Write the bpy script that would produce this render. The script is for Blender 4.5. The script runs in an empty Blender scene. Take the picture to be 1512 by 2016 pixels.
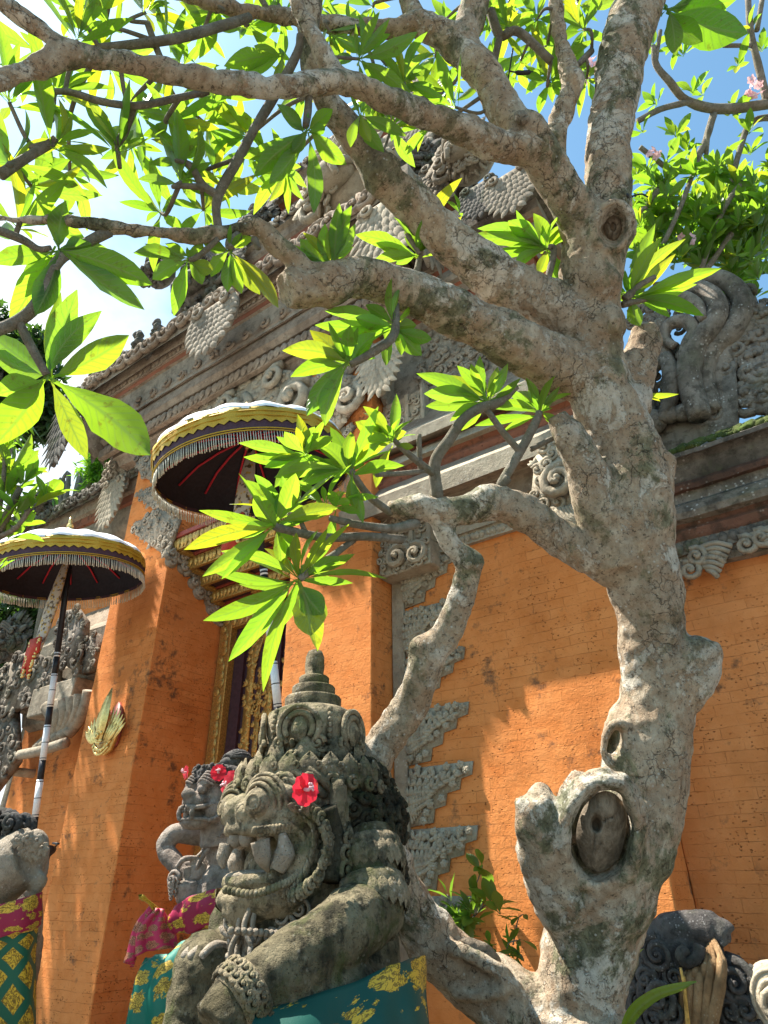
import bpy, bmesh, math, random
import numpy as np
from mathutils import Vector, Matrix, noise as mnoise
R = math.radians
random.seed(7)
rng = np.random.default_rng(7)
C = bpy.context.scene.collection
scene = bpy.context.scene

# ------------------------------------------------------------------ camera
FOC = 1300.0                      # focal length in pixels of a 1512 x 2016 picture
YAW, PIT, ROL = R(35.387), R(30.12), R(-0.547)
EYE = np.array([0.0, 0.0, 1.6])
_f = np.array([-math.sin(YAW)*math.cos(PIT), math.cos(YAW)*math.cos(PIT), math.sin(PIT)])
_r = np.array([math.cos(YAW), math.sin(YAW), 0.0])
_u = np.cross(_r, _f)
_r, _u = _r*math.cos(ROL)+_u*math.sin(ROL), -_r*math.sin(ROL)+_u*math.cos(ROL)
cam_data = bpy.data.cameras.new("camera")
cam = bpy.data.objects.new("camera", cam_data)
C.objects.link(cam)
cam.matrix_world = Matrix([[_r[i], _u[i], -_f[i], EYE[i]] for i in range(3)] + [[0, 0, 0, 1]])
cam_data.sensor_fit = 'VERTICAL'
cam_data.sensor_height = 32.0
cam_data.lens = FOC/2016.0*32.0
cam_data.clip_start = 0.05
cam_data.clip_end = 3000
scene.camera = cam

# ------------------------------------------------------------------ light
SUN_TO = np.array([-0.93, -0.38, 1.80]); SUN_TO /= np.linalg.norm(SUN_TO)
sun_d = bpy.data.lights.new("sun", 'SUN')
sun_d.energy = 5.0
sun_d.angle = R(0.5)
sun_d.color = (1.0, 0.94, 0.84)
sun = bpy.data.objects.new("sun", sun_d)
C.objects.link(sun)
sun.rotation_euler = Vector(SUN_TO).to_track_quat('Z', 'Y').to_euler()
w = bpy.data.worlds.new("World")
scene.world = w
w.use_nodes = True
wn, wl = w.node_tree.nodes, w.node_tree.links
wn.clear()
sky = wn.new('ShaderNodeTexSky'); sky.sky_type = 'NISHITA'; sky.sun_disc = False
sky.sun_elevation = math.asin(SUN_TO[2])
sky.sun_rotation = math.atan2(SUN_TO[0], SUN_TO[1])
sky.air_density = 1.0; sky.dust_density = 0.8; sky.ozone_density = 1.5
tc = wn.new('ShaderNodeTexCoord')
mp = wn.new('ShaderNodeMapping'); mp.inputs['Scale'].default_value = (1.0, 1.0, 1.7); mp.inputs['Location'].default_value = (0.55, 0.3, 0.1)
nz = wn.new('ShaderNodeTexNoise'); nz.inputs['Scale'].default_value = 1.7; nz.inputs['Detail'].default_value = 8; nz.inputs['Roughness'].default_value = 0.55
cr = wn.new('ShaderNodeValToRGB'); cr.color_ramp.elements[0].position = 0.46; cr.color_ramp.elements[1].position = 0.66
mx = wn.new('ShaderNodeMix'); mx.data_type = 'RGBA'
tn = wn.new('ShaderNodeMix'); tn.data_type = 'RGBA'; tn.blend_type = 'MULTIPLY'; tn.inputs['Factor'].default_value = 1.0; tn.inputs[7].default_value = (1.15, 1.5, 1.4, 1)
bg = wn.new('ShaderNodeBackground'); bg.inputs['Strength'].default_value = 0.066
wo = wn.new('ShaderNodeOutputWorld')
# more cloud on the west (left) side of the sky, clear to the right
sp = wn.new('ShaderNodeSeparateXYZ')
wl.new(tc.outputs['Generated'], sp.inputs[0])
ma = wn.new('ShaderNodeMath'); ma.operation = 'MULTIPLY_ADD'; ma.inputs[1].default_value = -0.42; ma.inputs[2].default_value = -0.24
wl.new(sp.outputs['X'], ma.inputs[0])
ad = wn.new('ShaderNodeMath'); ad.operation = 'ADD'
wl.new(tc.outputs['Generated'], mp.inputs[0]); wl.new(mp.outputs[0], nz.inputs['Vector'])
wl.new(nz.outputs['Fac'], ad.inputs[0]); wl.new(ma.outputs[0], ad.inputs[1]); wl.new(ad.outputs[0], cr.inputs[0])
wl.new(cr.outputs[0], mx.inputs['Factor']); wl.new(sky.outputs[0], tn.inputs[6]); wl.new(tn.outputs[2], mx.inputs[6])
mx.inputs[7].default_value = (6.5, 6.9, 7.2, 1)
wl.new(mx.outputs[2], bg.inputs[0]); wl.new(bg.outputs[0], wo.inputs[0])
scene.view_settings.view_transform = 'Standard'
scene.view_settings.look = 'None'
scene.view_settings.exposure = 1.65
scene.view_settings.gamma = 1.0

# ------------------------------------------------------------------ picture rays -> world points
def ray(x, y): return _f + _r*(x-756)/FOC - _u*(y-1008)/FOC
def PX(x, y, X): d = ray(x, y); return EYE + d*(X/d[0])
def PY(x, y, Y): d = ray(x, y); return EYE + d*(Y/d[1])
def PD(x, y, D): return EYE + ray(x, y)*D
def UP(a): a = np.asarray(a, float); return a/max(np.linalg.norm(a), 1e-9)

# ------------------------------------------------------------------ mesh collector
class M:
    def __init__(s): s.v = []; s.f = []; s.m = []; s.uv = []; s.n = 0; s.col = []
    def add(s, v, f, mat=0, uv=None, col=None):
        v = np.asarray(v, float)
        s.v.append(v); s.f += [tuple(int(i)+s.n for i in q) for q in f]; s.m += [mat]*len(f)
        s.uv.append(np.zeros((len(v), 2)) if uv is None else np.asarray(uv, float))
        s.col.append(np.ones((len(v), 3)) if col is None else np.broadcast_to(np.asarray(col, float), (len(v), 3)))
        s.n += len(v); return s
    def build(s, name, mats, parent=None, smooth=True, root=None):
        me = bpy.data.meshes.new(name)
        V = np.concatenate(s.v) if s.v else np.zeros((0, 3))
        off = np.array(parent_loc(parent)) if parent else (np.zeros(3) if root is None else np.asarray(root, float))
        me.from_pydata((V-off).tolist(), [], s.f)
        mats = mats if isinstance(mats, (list, tuple)) else [mats]
        for m in mats: me.materials.append(m)
        if len(mats) > 1: me.polygons.foreach_set('material_index', s.m)
        U = np.concatenate(s.uv); K = np.concatenate(s.col)
        li = np.empty(len(me.loops), int); me.loops.foreach_get('vertex_index', li)
        if U.any():
            l = me.uv_layers.new(name='uv'); l.data.foreach_set('uv', U[li].ravel())
        if U.any() or not (K == 1).all():
            a = me.color_attributes.new('tint', 'FLOAT_COLOR', 'POINT')
            a.data.foreach_set('color', np.hstack([K, np.ones((len(K), 1))]).ravel())
        if smooth: me.polygons.foreach_set('use_smooth', [True]*len(me.polygons))
        if name in ('pier', 'wall', 'cornice', 'lintel', 'door_frame', 'soffit_board', 'carved_pilaster', 'relief_border'): me.set_sharp_from_angle(angle=R(32))
        me.update()
        o = bpy.data.objects.new(name, me); C.objects.link(o)
        if parent: o.parent = parent
        elif root is not None: o.location = root
        return o
def parent_loc(p):
    l = np.array(p.location)
    while p.parent: p = p.parent; l = l+np.array(p.location)
    return l
def tag(o, label, cat, group=None, kind=None):
    if kind: o['kind'] = kind
    if label: o['label'] = label
    if cat: o['category'] = cat
    if group: o['group'] = group
    return o
def thing(name, label, cat, loc, group=None):
    o = bpy.data.objects.new(name, None); C.objects.link(o); o.location = loc; o.empty_display_size = 0.1
    return tag(o, label, cat, group)

# ------------------------------------------------------------------ shapes
def spline(P, n=6):
    P = np.asarray(P, float)
    if len(P) < 3: return np.array([P[0]*(1-t)+P[-1]*t for t in np.linspace(0, 1, n+1)])
    Q = np.vstack([2*P[0]-P[1], P, 2*P[-1]-P[-2]]); out = []
    for i in range(1, len(Q)-2):
        p0, p1, p2, p3 = Q[i-1], Q[i], Q[i+1], Q[i+2]
        for t in np.linspace(0, 1, n, endpoint=False):
            out.append(.5*((2*p1)+(-p0+p2)*t+(2*p0-5*p1+4*p2-p3)*t*t+(-p0+3*p1-3*p2+p3)*t**3))
    out.append(P[-1]); return np.array(out)
def tube(m, P, r, k=8, mat=0, cap=True, col=None, flat=1.0):
    P = np.asarray(P, float); n = len(P)
    r = np.broadcast_to(np.asarray(r, float), (n,))
    T = np.gradient(P, axis=0); T /= np.linalg.norm(T, axis=1)[:, None]+1e-12
    a = np.array([0, 0, 1.]) if abs(T[0][2]) < .9 else np.array([1., 0, 0])
    U = UP(np.cross(T[0], a)); V = []; ang = np.linspace(0, 2*np.pi, k, endpoint=False)
    for i in range(n):
        U = UP(U-T[i]*(U@T[i])); W = np.cross(T[i], U)
        V.append(P[i]+r[i]*(np.cos(ang)[:, None]*U+np.sin(ang)[:, None]*W*flat))
    V = np.concatenate(V)
    F = [(i*k+j, i*k+(j+1) % k, (i+1)*k+(j+1) % k, (i+1)*k+j) for i in range(n-1) for j in range(k)]
    if cap: F += [tuple(range(k-1, -1, -1)), tuple((n-1)*k+j for j in range(k))]
    uv = np.array([(j/k, i/max(n-1, 1)) for i in range(n) for j in range(k)])
    m.add(V, F, mat, uv, col)
def ell(m, c, rad, Rm=None, k=12, h=8, mat=0, col=None):
    V = [(0, 0, -1)]
    for i in range(1, h):
        t = math.pi*i/h
        for j in range(k):
            a = 2*math.pi*j/k; V.append((math.sin(t)*math.cos(a), math.sin(t)*math.sin(a), -math.cos(t)))
    V.append((0, 0, 1)); V = np.array(V)*np.asarray(rad, float)
    if Rm is not None: V = V@np.asarray(Rm).T
    F = [(0, 1+(j+1) % k, 1+j) for j in range(k)]
    for i in range(h-2):
        b = 1+i*k; F += [(b+j, b+(j+1) % k, b+k+(j+1) % k, b+k+j) for j in range(k)]
    b = 1+(h-2)*k; F += [(b+j, b+(j+1) % k, len(V)-1) for j in range(k)]
    m.add(V+np.asarray(c, float), F, mat, None, col)
def box(m, x0, x1, y0, y1, z0, z1, mat=0):
    V = [(x, y, z) for z in (z0, z1) for y in (y0, y1) for x in (x0, x1)]
    m.add(V, [(0, 2, 3, 1), (4, 5, 7, 6), (0, 1, 5, 4), (2, 6, 7, 3), (0, 4, 6, 2), (1, 3, 7, 5)], mat)
def nvec(p, s, seed=0.0):
    return np.array(mnoise.noise_vector(Vector(p)*s+Vector((seed, seed*1.7, -seed))))
def rough_box(m, x0, x1, y0, y1, z0, z1, step=.12, amp=.006, mat=0, cham=.012):
    """box cut in a grid, its faces and edges worn by noise"""
    def ax(a, b):
        n = max(2, int(round((b-a)/step))); t = np.linspace(a, b, n+1)
        c = min(cham, (b-a)*.2)
        return np.concatenate([[a], [a+c], [a+2*c], t[1:-1], [b-2*c], [b-c], [b]])
    X, Y, Z = ax(x0, x1), ax(y0, y1), ax(z0, z1); nx, ny, nz = len(X)-1, len(Y)-1, len(Z)-1
    idx = {}; V = []; F = []
    def vid(i, j, k):
        if (i, j, k) not in idx:
            idx[(i, j, k)] = len(V); p = np.array([X[i], Y[j], Z[k]])
            e = [(i in (0, nx)), (j in (0, ny)), (k in (0, nz))]
            if sum(e) >= 2:       # pull worn arrises in a little
                cc = np.array([(x0+x1)/2, (y0+y1)/2, (z0+z1)/2])
                q = max(0., mnoise.noise(Vector(p*4.1)))*cham*1.2+cham*.3
                for a in range(3):
                    if e[a]: p[a] += np.sign(cc[a]-p[a])*q
            p = p+nvec(p, 2.3)*amp+nvec(p, 9.0, 3.)*amp*.5
            V.append(p)
        return idx[(i, j, k)]
    for i in range(nx):
        for j in range(ny):
            F.append((vid(i, j, 0), vid(i, j+1, 0), vid(i+1, j+1, 0), vid(i+1, j, 0)))
            F.append((vid(i, j, nz), vid(i+1, j, nz), vid(i+1, j+1, nz), vid(i, j+1, nz)))
    for i in range(nx):
        for k in range(nz):
            F.append((vid(i, 0, k), vid(i+1, 0, k), vid(i+1, 0, k+1), vid(i, 0, k+1)))
            F.append((vid(i, ny, k), vid(i, ny, k+1), vid(i+1, ny, k+1), vid(i+1, ny, k)))
    for j in range(ny):
        for k in range(nz):
            F.append((vid(0, j, k), vid(0, j, k+1), vid(0, j+1, k+1), vid(0, j+1, k)))
            F.append((vid(nx, j, k), vid(nx, j+1, k), vid(nx, j+1, k+1), vid(nx, j, k+1)))
    m.add(V, F, mat)
def ring(m, x0, x1, y0, y1, prof, step=.14, amp=.008, top=True, bottom=True):
    """a moulded tier: rectangles grown by an offset at each height; prof = [(offset, z, material of the face above it)]"""
    nx = max(2, int((x1-x0)/step)); ny = max(2, int((y1-y0)/step))
    per = [(t, 0, 0) for t in range(nx)]
    loops = []
    for off, z, _ in prof:
        a, b, c, d = x0-off, x1+off, y0-off, y1+off
        L = [(a+(b-a)*t/nx, c, z) for t in range(nx)]+[(b, c+(d-c)*t/ny, z) for t in range(ny)]
        L += [(b-(b-a)*t/nx, d, z) for t in range(nx)]+[(a, d-(d-c)*t/ny, z) for t in range(ny)]
        loops.append(L)
    k = len(loops[0]); V = np.array([p for L in loops for p in L])
    V = np.array([p+nvec(p, 1.7)*amp+nvec(p, 8., 5.)*amp*.6 for p in V])
    for i in range(len(loops)-1):
        F = [(j, (j+1) % k, k+(j+1) % k, k+j) for j in range(k)]
        m.add(V[i*k:(i+2)*k], F, prof[i][2])
    if bottom: m.add(V[:k], [tuple(range(k-1, -1, -1))], prof[0][2])
    if top: m.add(V[-k:], [tuple(range(k))], prof[-1][2])
def lathe(m, prof, k=32, Rm=None, loc=(0, 0, 0), mat=0, cap=True, lobes=0, amp=0.):
    V = []
    for r, z in prof:
        for j in range(k):
            a = 2*math.pi*j/k; q = r*(1+amp*math.cos(lobes*a)) if lobes else r
            V.append((q*math.cos(a), q*math.sin(a), z))
    V = np.array(V)
    if Rm is not None: V = V@np.asarray(Rm).T
    n = len(prof)
    F = [(i*k+j, i*k+(j+1) % k, (i+1)*k+(j+1) % k, (i+1)*k+j) for i in range(n-1) for j in range(k)]
    if cap: F += [tuple(range(k-1, -1, -1)), tuple((n-1)*k+j for j in range(k))]
    uv = np.array([(j/k, i/(n-1)) for i in range(n) for j in range(k)])
    m.add(V+np.asarray(loc, float), F, mat, uv)
# --- carving elements in a local frame (O origin, U right, V up, N out of the stone)
def place(O, U, V, N, P): return O+P[:, [0]]*U+P[:, [1]]*V+P[:, [2]]*N
def petal(m, O, U, V, N, ang, L, W, H, bend=.25, mat=0):
    rows, cols = 6, 5; P = []
    for i in range(rows+1):
        t = i/rows; wv = W*.5*(math.sin(math.pi*min(1, t*.93+.06))**.75)*(1.15-.3*t)
        for j in range(cols):
            s = j/(cols-1)*2-1
            P.append((s*wv+bend*L*t*t*.6, t*L, H*(1-.65*s*s)*(math.sin(math.pi*min(1, .18+.75*t)))-H*.25*(abs(s) < .1)))
    P = np.array(P); c, s_ = math.cos(ang), math.sin(ang)
    Q = P.copy(); Q[:, 0] = c*P[:, 0]-s_*P[:, 1]; Q[:, 1] = s_*P[:, 0]+c*P[:, 1]
    F = [(i*cols+j, i*cols+j+1, (i+1)*cols+j+1, (i+1)*cols+j) for i in range(rows) for j in range(cols-1)]
    m.add(place(O, U, V, N, Q), F, mat)
def curl(m, O, U, V, N, Rr, ang=0., turns=1.3, th=.3, hand=1, mat=0, lift=.5, n=16, k=6):
    t = np.linspace(0, 1, n); a = ang+hand*t*turns*2*np.pi; r = Rr*(1-.86*t)
    P = np.stack([r*np.cos(a), r*np.sin(a), Rr*(.12+lift*t)], 1)
    tube(m, place(O, U, V, N, P), Rr*th*(1-.45*t), k, mat)
    ell(m, O+N*Rr*(.1+lift), [Rr*th*.62]*3, None, 6, 5, mat)
def flower(m, O, U, V, N, Rr, mat=0, n=5):
    a0 = random.random()*6
    for i in range(n): petal(m, O, U, V, N, a0+i*2*math.pi/n, Rr, Rr*.8, Rr*.45, 0.05, mat)
    ell(m, O+N*Rr*.35, [Rr*.26]*3, None, 6, 5, mat)
def inpoly(p, poly):
    c = False; n = len(poly); j = n-1
    for i in range(n):
        if (poly[i][1] > p[1]) != (poly[j][1] > p[1]) and p[0] < (poly[j][0]-poly[i][0])*(p[1]-poly[i][1])/(poly[j][1]-poly[i][1])+poly[i][0]: c = not c
        j = i
    return c
def slab(m, O, U, V, N, poly, th, mat=0):
    n = len(poly); A = np.array([(x, y, 0) for x, y in poly]+[(x, y, th) for x, y in poly], float)
    ar = sum(poly[i][0]*poly[(i+1) % n][1]-poly[(i+1) % n][0]*poly[i][1] for i in range(n))
    F = [tuple(range(n, 2*n)), tuple(range(n-1, -1, -1))]+[(i, (i+1) % n, n+(i+1) % n, n+i) for i in range(n)]
    if ar < 0: F = [f[::-1] for f in F]
    m.add(place(O, U, V, N, A), F, mat)
def relief(m, O, U, V, N, poly, s, th=.03, mat=0, kinds='cfl', base=True):
    """foliage carving: a slab cut to an outline, packed with curls, flowers and leaves"""
    O, U, V, N = map(np.asarray, (O, U, V, N))
    if base: slab(m, O, U, V, N, poly, th, mat)
    xs = [p[0] for p in poly]; ys = [p[1] for p in poly]; pts = []
    tries = int((max(xs)-min(xs))*(max(ys)-min(ys))/(s*s)*14)+20
    for _ in range(tries):
        p = (random.uniform(min(xs), max(xs)), random.uniform(min(ys), max(ys)))
        if not inpoly(p, poly): continue
        if any((p[0]-q[0])**2+(p[1]-q[1])**2 < (s*.8)**2 for q in pts): continue
        pts.append(p); q = O+U*p[0]+V*p[1]+N*th*.8; z = s*random.uniform(.5, .68); kd = random.choice(kinds)
        if kd == 'c': curl(m, q, U, V, N, z, random.random()*6.3, random.uniform(1.1, 1.6), .32, random.choice((-1, 1)), mat)
        elif kd == 'f': flower(m, q, U, V, N, z, mat)
        else:
            a = random.uniform(-1.6, 1.6)
            for d in (-.55, 0, .55): petal(m, q-V*z*.5, U, V, N, a+d, z*1.5, z*.65, z*.5, random.uniform(-.4, .4), mat)
def fleuron(m, O, U, V, N, W, H, mat=0, rows=8, th=.07):
    rows = max(rows, 8)
    """hanging leaf antefix: pointed shield covered with rows of scale-like leaves; O = top centre, V points up"""
    O, U, V, N = map(np.asarray, (O, U, V, N))
    pr = [(0, .44), (.2, .5), (.45, .49), (.7, .38), (.88, .2), (1, .03)]
    poly = [(a*W, -t*H) for t, a in pr]+[(-a*W, -t*H) for t, a in pr[::-1]]
    slab(m, O, U, V, N, poly, th, mat)
    for i in range(rows):
        t = (i+.1)/rows; half = np.interp(t, [p[0] for p in pr], [p[1] for p in pr])*W
        n = max(1, int(half*2/(W*.105)))
        for j in range(n):
            x = (j+.5)/n*2-1
            petal(m, O+U*x*half*.92-V*(t*H)+N*th*.9, U, V, N, math.pi+x*.62, H/rows*1.6, W*.125, W*.038, -x*.5, mat)
    for s in (-1, 1): curl(m, O+U*s*W*.3-V*H*.06+N*th, U, V, N, W*.13, 0 if s > 0 else math.pi, 1.4, .3, s, mat)
def remesh(m, name, mats, vox, parent=None, smooth=4, amp=0., freq=6., amp2=0., freq2=25., dec=None, root=None):
    """fuse overlapping solids into one continuous surface"""
    o = m.build(name, mats, parent, True, root)
    a = o.modifiers.new('r', 'REMESH'); a.mode = 'VOXEL'; a.voxel_size = vox
    if smooth:
        s = o.modifiers.new('s', 'SMOOTH'); s.iterations = smooth; s.factor = .5
    dg = bpy.context.evaluated_depsgraph_get(); dg.update()
    me = bpy.data.meshes.new_from_object(o.evaluated_get(dg)); o.modifiers.clear()
    old = o.data; o.data = me; bpy.data.meshes.remove(old); me.name = name
    if not me.materials:
        for q in (mats if isinstance(mats, (list, tuple)) else [mats]): me.materials.append(q)
    if amp or amp2:
        n = len(me.vertices); co = np.empty(n*3); no = np.empty(n*3)
        me.vertices.foreach_get('co', co); me.vertices.foreach_get('normal', no); co = co.reshape(-1, 3); no = no.reshape(-1, 3)
        d = np.array([mnoise.fractal(Vector(p*freq), 1., 2., 3)*amp+mnoise.noise(Vector(p*freq2))*amp2 for p in co])
        me.vertices.foreach_set('co', (co+no*d[:, None]).ravel())
    me.polygons.foreach_set('use_smooth', [True]*len(me.polygons)); me.update()
    return o

# ------------------------------------------------------------------ materials
class NT:
    def __init__(s, name):
        s.mat = bpy.data.materials.new(name); s.mat.use_nodes = True; s.t = s.mat.node_tree
        s.t.nodes.clear(); s.out = s.t.nodes.new('ShaderNodeOutputMaterial')
        s.co = s.t.nodes.new('ShaderNodeTexCoord').outputs['Object']
    def n(s, ty, **kw):
        q = s.t.nodes.new(ty)
        for k, v in kw.items(): setattr(q, k, v)
        return q
    def put(s, sock, v):
        if hasattr(v, 'is_linked') or isinstance(v, bpy.types.NodeSocket): s.t.links.new(v, sock)
        elif v is not None:
            if isinstance(v, (tuple, list)) and len(v) == 3 and sock.type == 'RGBA': v = (*v, 1)
            sock.default_value = v
    def map(s, v, sc=(1, 1, 1), rot=(0, 0, 0)):
        q = s.n('ShaderNodeMapping'); s.put(q.inputs[0], v); q.inputs['Scale'].default_value = sc; q.inputs['Rotation'].default_value = rot; return q.outputs[0]
    def noise(s, sc, det=4, ro=.55, v=None, dist=0.):
        q = s.n('ShaderNodeTexNoise'); s.put(q.inputs['Vector'], v or s.co); q.inputs['Scale'].default_value = sc
        q.inputs['Detail'].default_value = det; q.inputs['Roughness'].default_value = ro; q.inputs['Distortion'].default_value = dist; return q.outputs['Fac']
    def vor(s, sc, feat='F1', out='Distance', v=None, rnd=1.):
        q = s.n('ShaderNodeTexVoronoi', feature=feat); s.put(q.inputs['Vector'], v or s.co); q.inputs['Scale'].default_value = sc
        q.inputs['Randomness'].default_value = rnd; return q.outputs[out]
    def ramp(s, f, *st):
        q = s.n('ShaderNodeValToRGB'); s.put(q.inputs[0], f); e = q.color_ramp.elements
        while len(e) < len(st): e.new(.5)
        for a, (p, c) in zip(e, st):
            a.position = p; a.color = (c, c, c, 1) if isinstance(c, (int, float)) else (*c, 1)
        return q.outputs[0]
    def mix(s, f, a, b, mode='MIX'):
        q = s.n('ShaderNodeMix', data_type='RGBA', blend_type=mode); s.put(q.inputs['Factor'], f); s.put(q.inputs[6], a); s.put(q.inputs[7], b); return q.outputs[2]
    def math(s, op, a, b=None, c=None):
        q = s.n('ShaderNodeMath', operation=op); s.put(q.inputs[0], a)
        if b is not None: s.put(q.inputs[1], b)
        if c is not None: s.put(q.inputs[2], c)
        return q.outputs[0]
    def bump(s, h, st=.5, d=.01, nrm=None):
        q = s.n('ShaderNodeBump'); q.inputs['Strength'].default_value = st; q.inputs['Distance'].default_value = d
        s.put(q.inputs['Height'], h)
        if nrm: s.put(q.inputs['Normal'], nrm)
        return q.outputs[0]
    def bsdf(s, col, rough=.8, nrm=None, metal=0., spec=.3, sheen=0.):
        q = s.n('ShaderNodeBsdfPrincipled'); s.put(q.inputs['Base Color'], col); s.put(q.inputs['Roughness'], rough)
        q.inputs['Metallic'].default_value = metal; q.inputs['Specular IOR Level'].default_value = spec
        if nrm: s.put(q.inputs['Normal'], nrm)
        return q.outputs[0]
    def done(s, sh): s.t.links.new(sh, s.out.inputs[0]); return s.mat

def brick_mat(name, c1, c2, mort, stain=.5):
    t = NT(name); sx = t.n('ShaderNodeSeparateXYZ'); t.put(sx.inputs[0], t.co)
    cb = t.n('ShaderNodeCombineXYZ'); t.put(cb.inputs[0], t.math('ADD', sx.outputs[0], sx.outputs[1])); t.put(cb.inputs[1], sx.outputs[2])
    wob = t.n('ShaderNodeVectorMath', operation='MULTIPLY_ADD')
    nv = t.n('ShaderNodeTexNoise'); t.put(nv.inputs['Vector'], t.co); nv.inputs['Scale'].default_value = 3.
    t.put(wob.inputs[0], nv.outputs['Color']); wob.inputs[1].default_value = (.035, .035, 0); t.put(wob.inputs[2], cb.outputs[0])
    b = t.n('ShaderNodeTexBrick'); t.put(b.inputs['Vector'], wob.outputs[0])
    b.inputs['Scale'].default_value = 1.; b.inputs['Brick Width'].default_value = .27; b.inputs['Row Height'].default_value = .083
    b.inputs['Mortar Size'].default_value = .0022; b.inputs['Mortar Smooth'].default_value = .6
    t.put(b.inputs['Color1'], c1); t.put(b.inputs['Color2'], c2); t.put(b.inputs['Mortar'], mort)
    big = t.noise(.9, 5, .6); mid = t.noise(5, 5, .65); fine = t.noise(45, 4, .7)
    vis = t.ramp(t.noise(3.4, 5, .65), (.42, .12), (.64, .8))
    flat = t.mix(.5, c1, c2)
    col = t.mix(vis, flat, b.outputs['Color'])
    col = t.mix(t.ramp(mid, (.35, 0), (.75, .5)), col, tuple(x*y for x, y in zip(c1, (1.12, 1.3, 1.6))))
    col = t.mix(t.ramp(big, (.5, 0), (.7, stain)), col, tuple(x*.55 for x in c2))
    # worm holes and pits of the soft brick
    sq = t.map(t.co, (1, 1, 1.7))
    pit = t.ramp(t.vor(24, v=sq), (.12, 1), (.22, 0)); pm = t.ramp(t.noise(3.3, 4), (.46, 0), (.62, 1))
    pit = t.math('MULTIPLY', pit, pm)
    pit2 = t.ramp(t.noise(24, 3, .6, t.map(t.co, (1, 1, 2.2))), (.67, 0), (.715, 1))
    pits = t.math('MAXIMUM', pit, pit2)
    col = t.mix(t.math('MULTIPLY', pits, .6), col, tuple(x*.42 for x in c2))
    mould = t.ramp(t.math('MULTIPLY', t.noise(1.1, 6, .7), t.noise(7, 5, .7)), (.295, 0), (.38, .75))
    col = t.mix(mould, col, (.055, .045, .035))
    h = t.math('SUBTRACT', t.math('MULTIPLY', fine, .35), t.math('MULTIPLY', pits, 1.3))
    h = t.math('SUBTRACT', h, t.math('MULTIPLY', t.math('MULTIPLY', b.outputs['Fac'], vis), .6))
    h = t.math('ADD', h, t.math('MULTIPLY', mid, .8))
    return t.done(t.bsdf(col, .88, t.bump(h, .95, .013), spec=.1))
def stone_mat(name, c1, c2, dark, light, moss=0., mossc=(.05, .07, .02), darkness=.5, bs=.6, lich=.45, sc=1.):
    t = NT(name)
    a = t.noise(2.4*sc, 6, .62); b = t.noise(11*sc, 6, .65); f = t.noise(60*sc, 4, .7)
    col = t.mix(t.ramp(a, (.35, 0), (.65, 1)), c1, c2)
    col = t.mix(t.ramp(b, (.49, 0), (.62, darkness)), col, dark)
    bg_ = t.ramp(t.noise(1.3*sc, 5, .7), (.5, 0), (.64, darkness))
    col = t.mix(bg_, col, dark)
    lc = t.math('MULTIPLY', t.ramp(t.vor(26*sc), (.16, 1), (.3, 0)), t.ramp(t.noise(4*sc, 4), (.5, 0), (.6, lich)))
    col = t.mix(lc, col, light)
    if moss: col = t.mix(t.ramp(t.noise(3.1*sc, 7, .72), (.5, 0), (.62, moss)), col, t.mix(f, mossc, tuple(x*2.2 for x in mossc)))
    po = t.math('MULTIPLY', t.ramp(t.vor(70*sc), (.13, 1), (.24, 0)), t.ramp(t.noise(9*sc, 3), (.42, 0), (.55, 1)))
    col = t.mix(t.math('MULTIPLY', po, .6), col, dark)
    st_ = t.ramp(t.noise(6*sc, 5, .65, t.map(t.co, (1, 1, .22))), (.54, 0), (.66, darkness*.8))
    col = t.mix(st_, col, dark)
    h = t.math('ADD', t.math('MULTIPLY', b, 1.2), t.math('MULTIPLY', f, .6)); h = t.math('SUBTRACT', h, t.math('MULTIPLY', po, .8))
    return t.done(t.bsdf(col, .92, t.bump(h, min(1., bs*1.3), .014), spec=.12))
def simple(name, col, rough=.6, metal=0., var=.25, sc=30., bs=.25, spec=.3):
    t = NT(name); n_ = t.noise(sc, 5, .6)
    c = t.mix(t.ramp(n_, (.3, 0), (.75, 1)), tuple(x*(1-var) for x in col), tuple(min(1, x*(1+var)) for x in col))
    return t.done(t.bsdf(c, rough, t.bump(n_, bs, .004), metal, spec))

MT = {}
MT['brick'] = brick_mat('orange brick', (.70, .250, .072), (.52, .150, .034), (.44, .15, .042), .45)
MT['brick_stain'] = brick_mat('stained orange brick', (.66, .24, .075), (.49, .155, .042), (.38, .13, .04), .65)
MT['brick_old'] = brick_mat('weathered red brick', (.30, .115, .065), (.22, .085, .05), (.12, .06, .04), .6)
MT['stone'] = stone_mat('grey tuff', (.27, .225, .17), (.37, .31, .235), (.085, .07, .05), (.52, .49, .43), 0, darkness=.45)
MT['stone_pale'] = stone_mat('pale carved tuff', (.34, .285, .205), (.43, .365, .27), (.14, .11, .08), (.58, .54, .47), 0, darkness=.35)
MT['stone_warm'] = stone_mat('brown tuff', (.25, .185, .13), (.33, .26, .19), (.095, .065, .045), (.45, .42, .36), 0, darkness=.45)
MT['stone_dark'] = stone_mat('weathered dark tuff', (.12, .105, .09), (.22, .195, .165), (.04, .036, .03), (.42, .40, .36), .35, darkness=.7, lich=.7)
MT['crest'] = stone_mat('old lichened carving', (.20, .165, .13), (.30, .255, .21), (.055, .045, .035), (.50, .47, .42), .3, (.05, .06, .025), darkness=.65, bs=.9, lich=.8)
MT['brick_dark'] = stone_mat('grimed red brick', (.15, .075, .052), (.23, .115, .08), (.05, .035, .028), (.45, .42, .37), .2, (.05, .05, .025), darkness=.7, lich=.6)
MT['statue'] = stone_mat('statue tuff', (.20, .16, .10), (.35, .285, .19), (.05, .043, .03), (.50, .46, .40), .6, (.045, .052, .016), darkness=.8, bs=.8, lich=.5, sc=2.)
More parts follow.
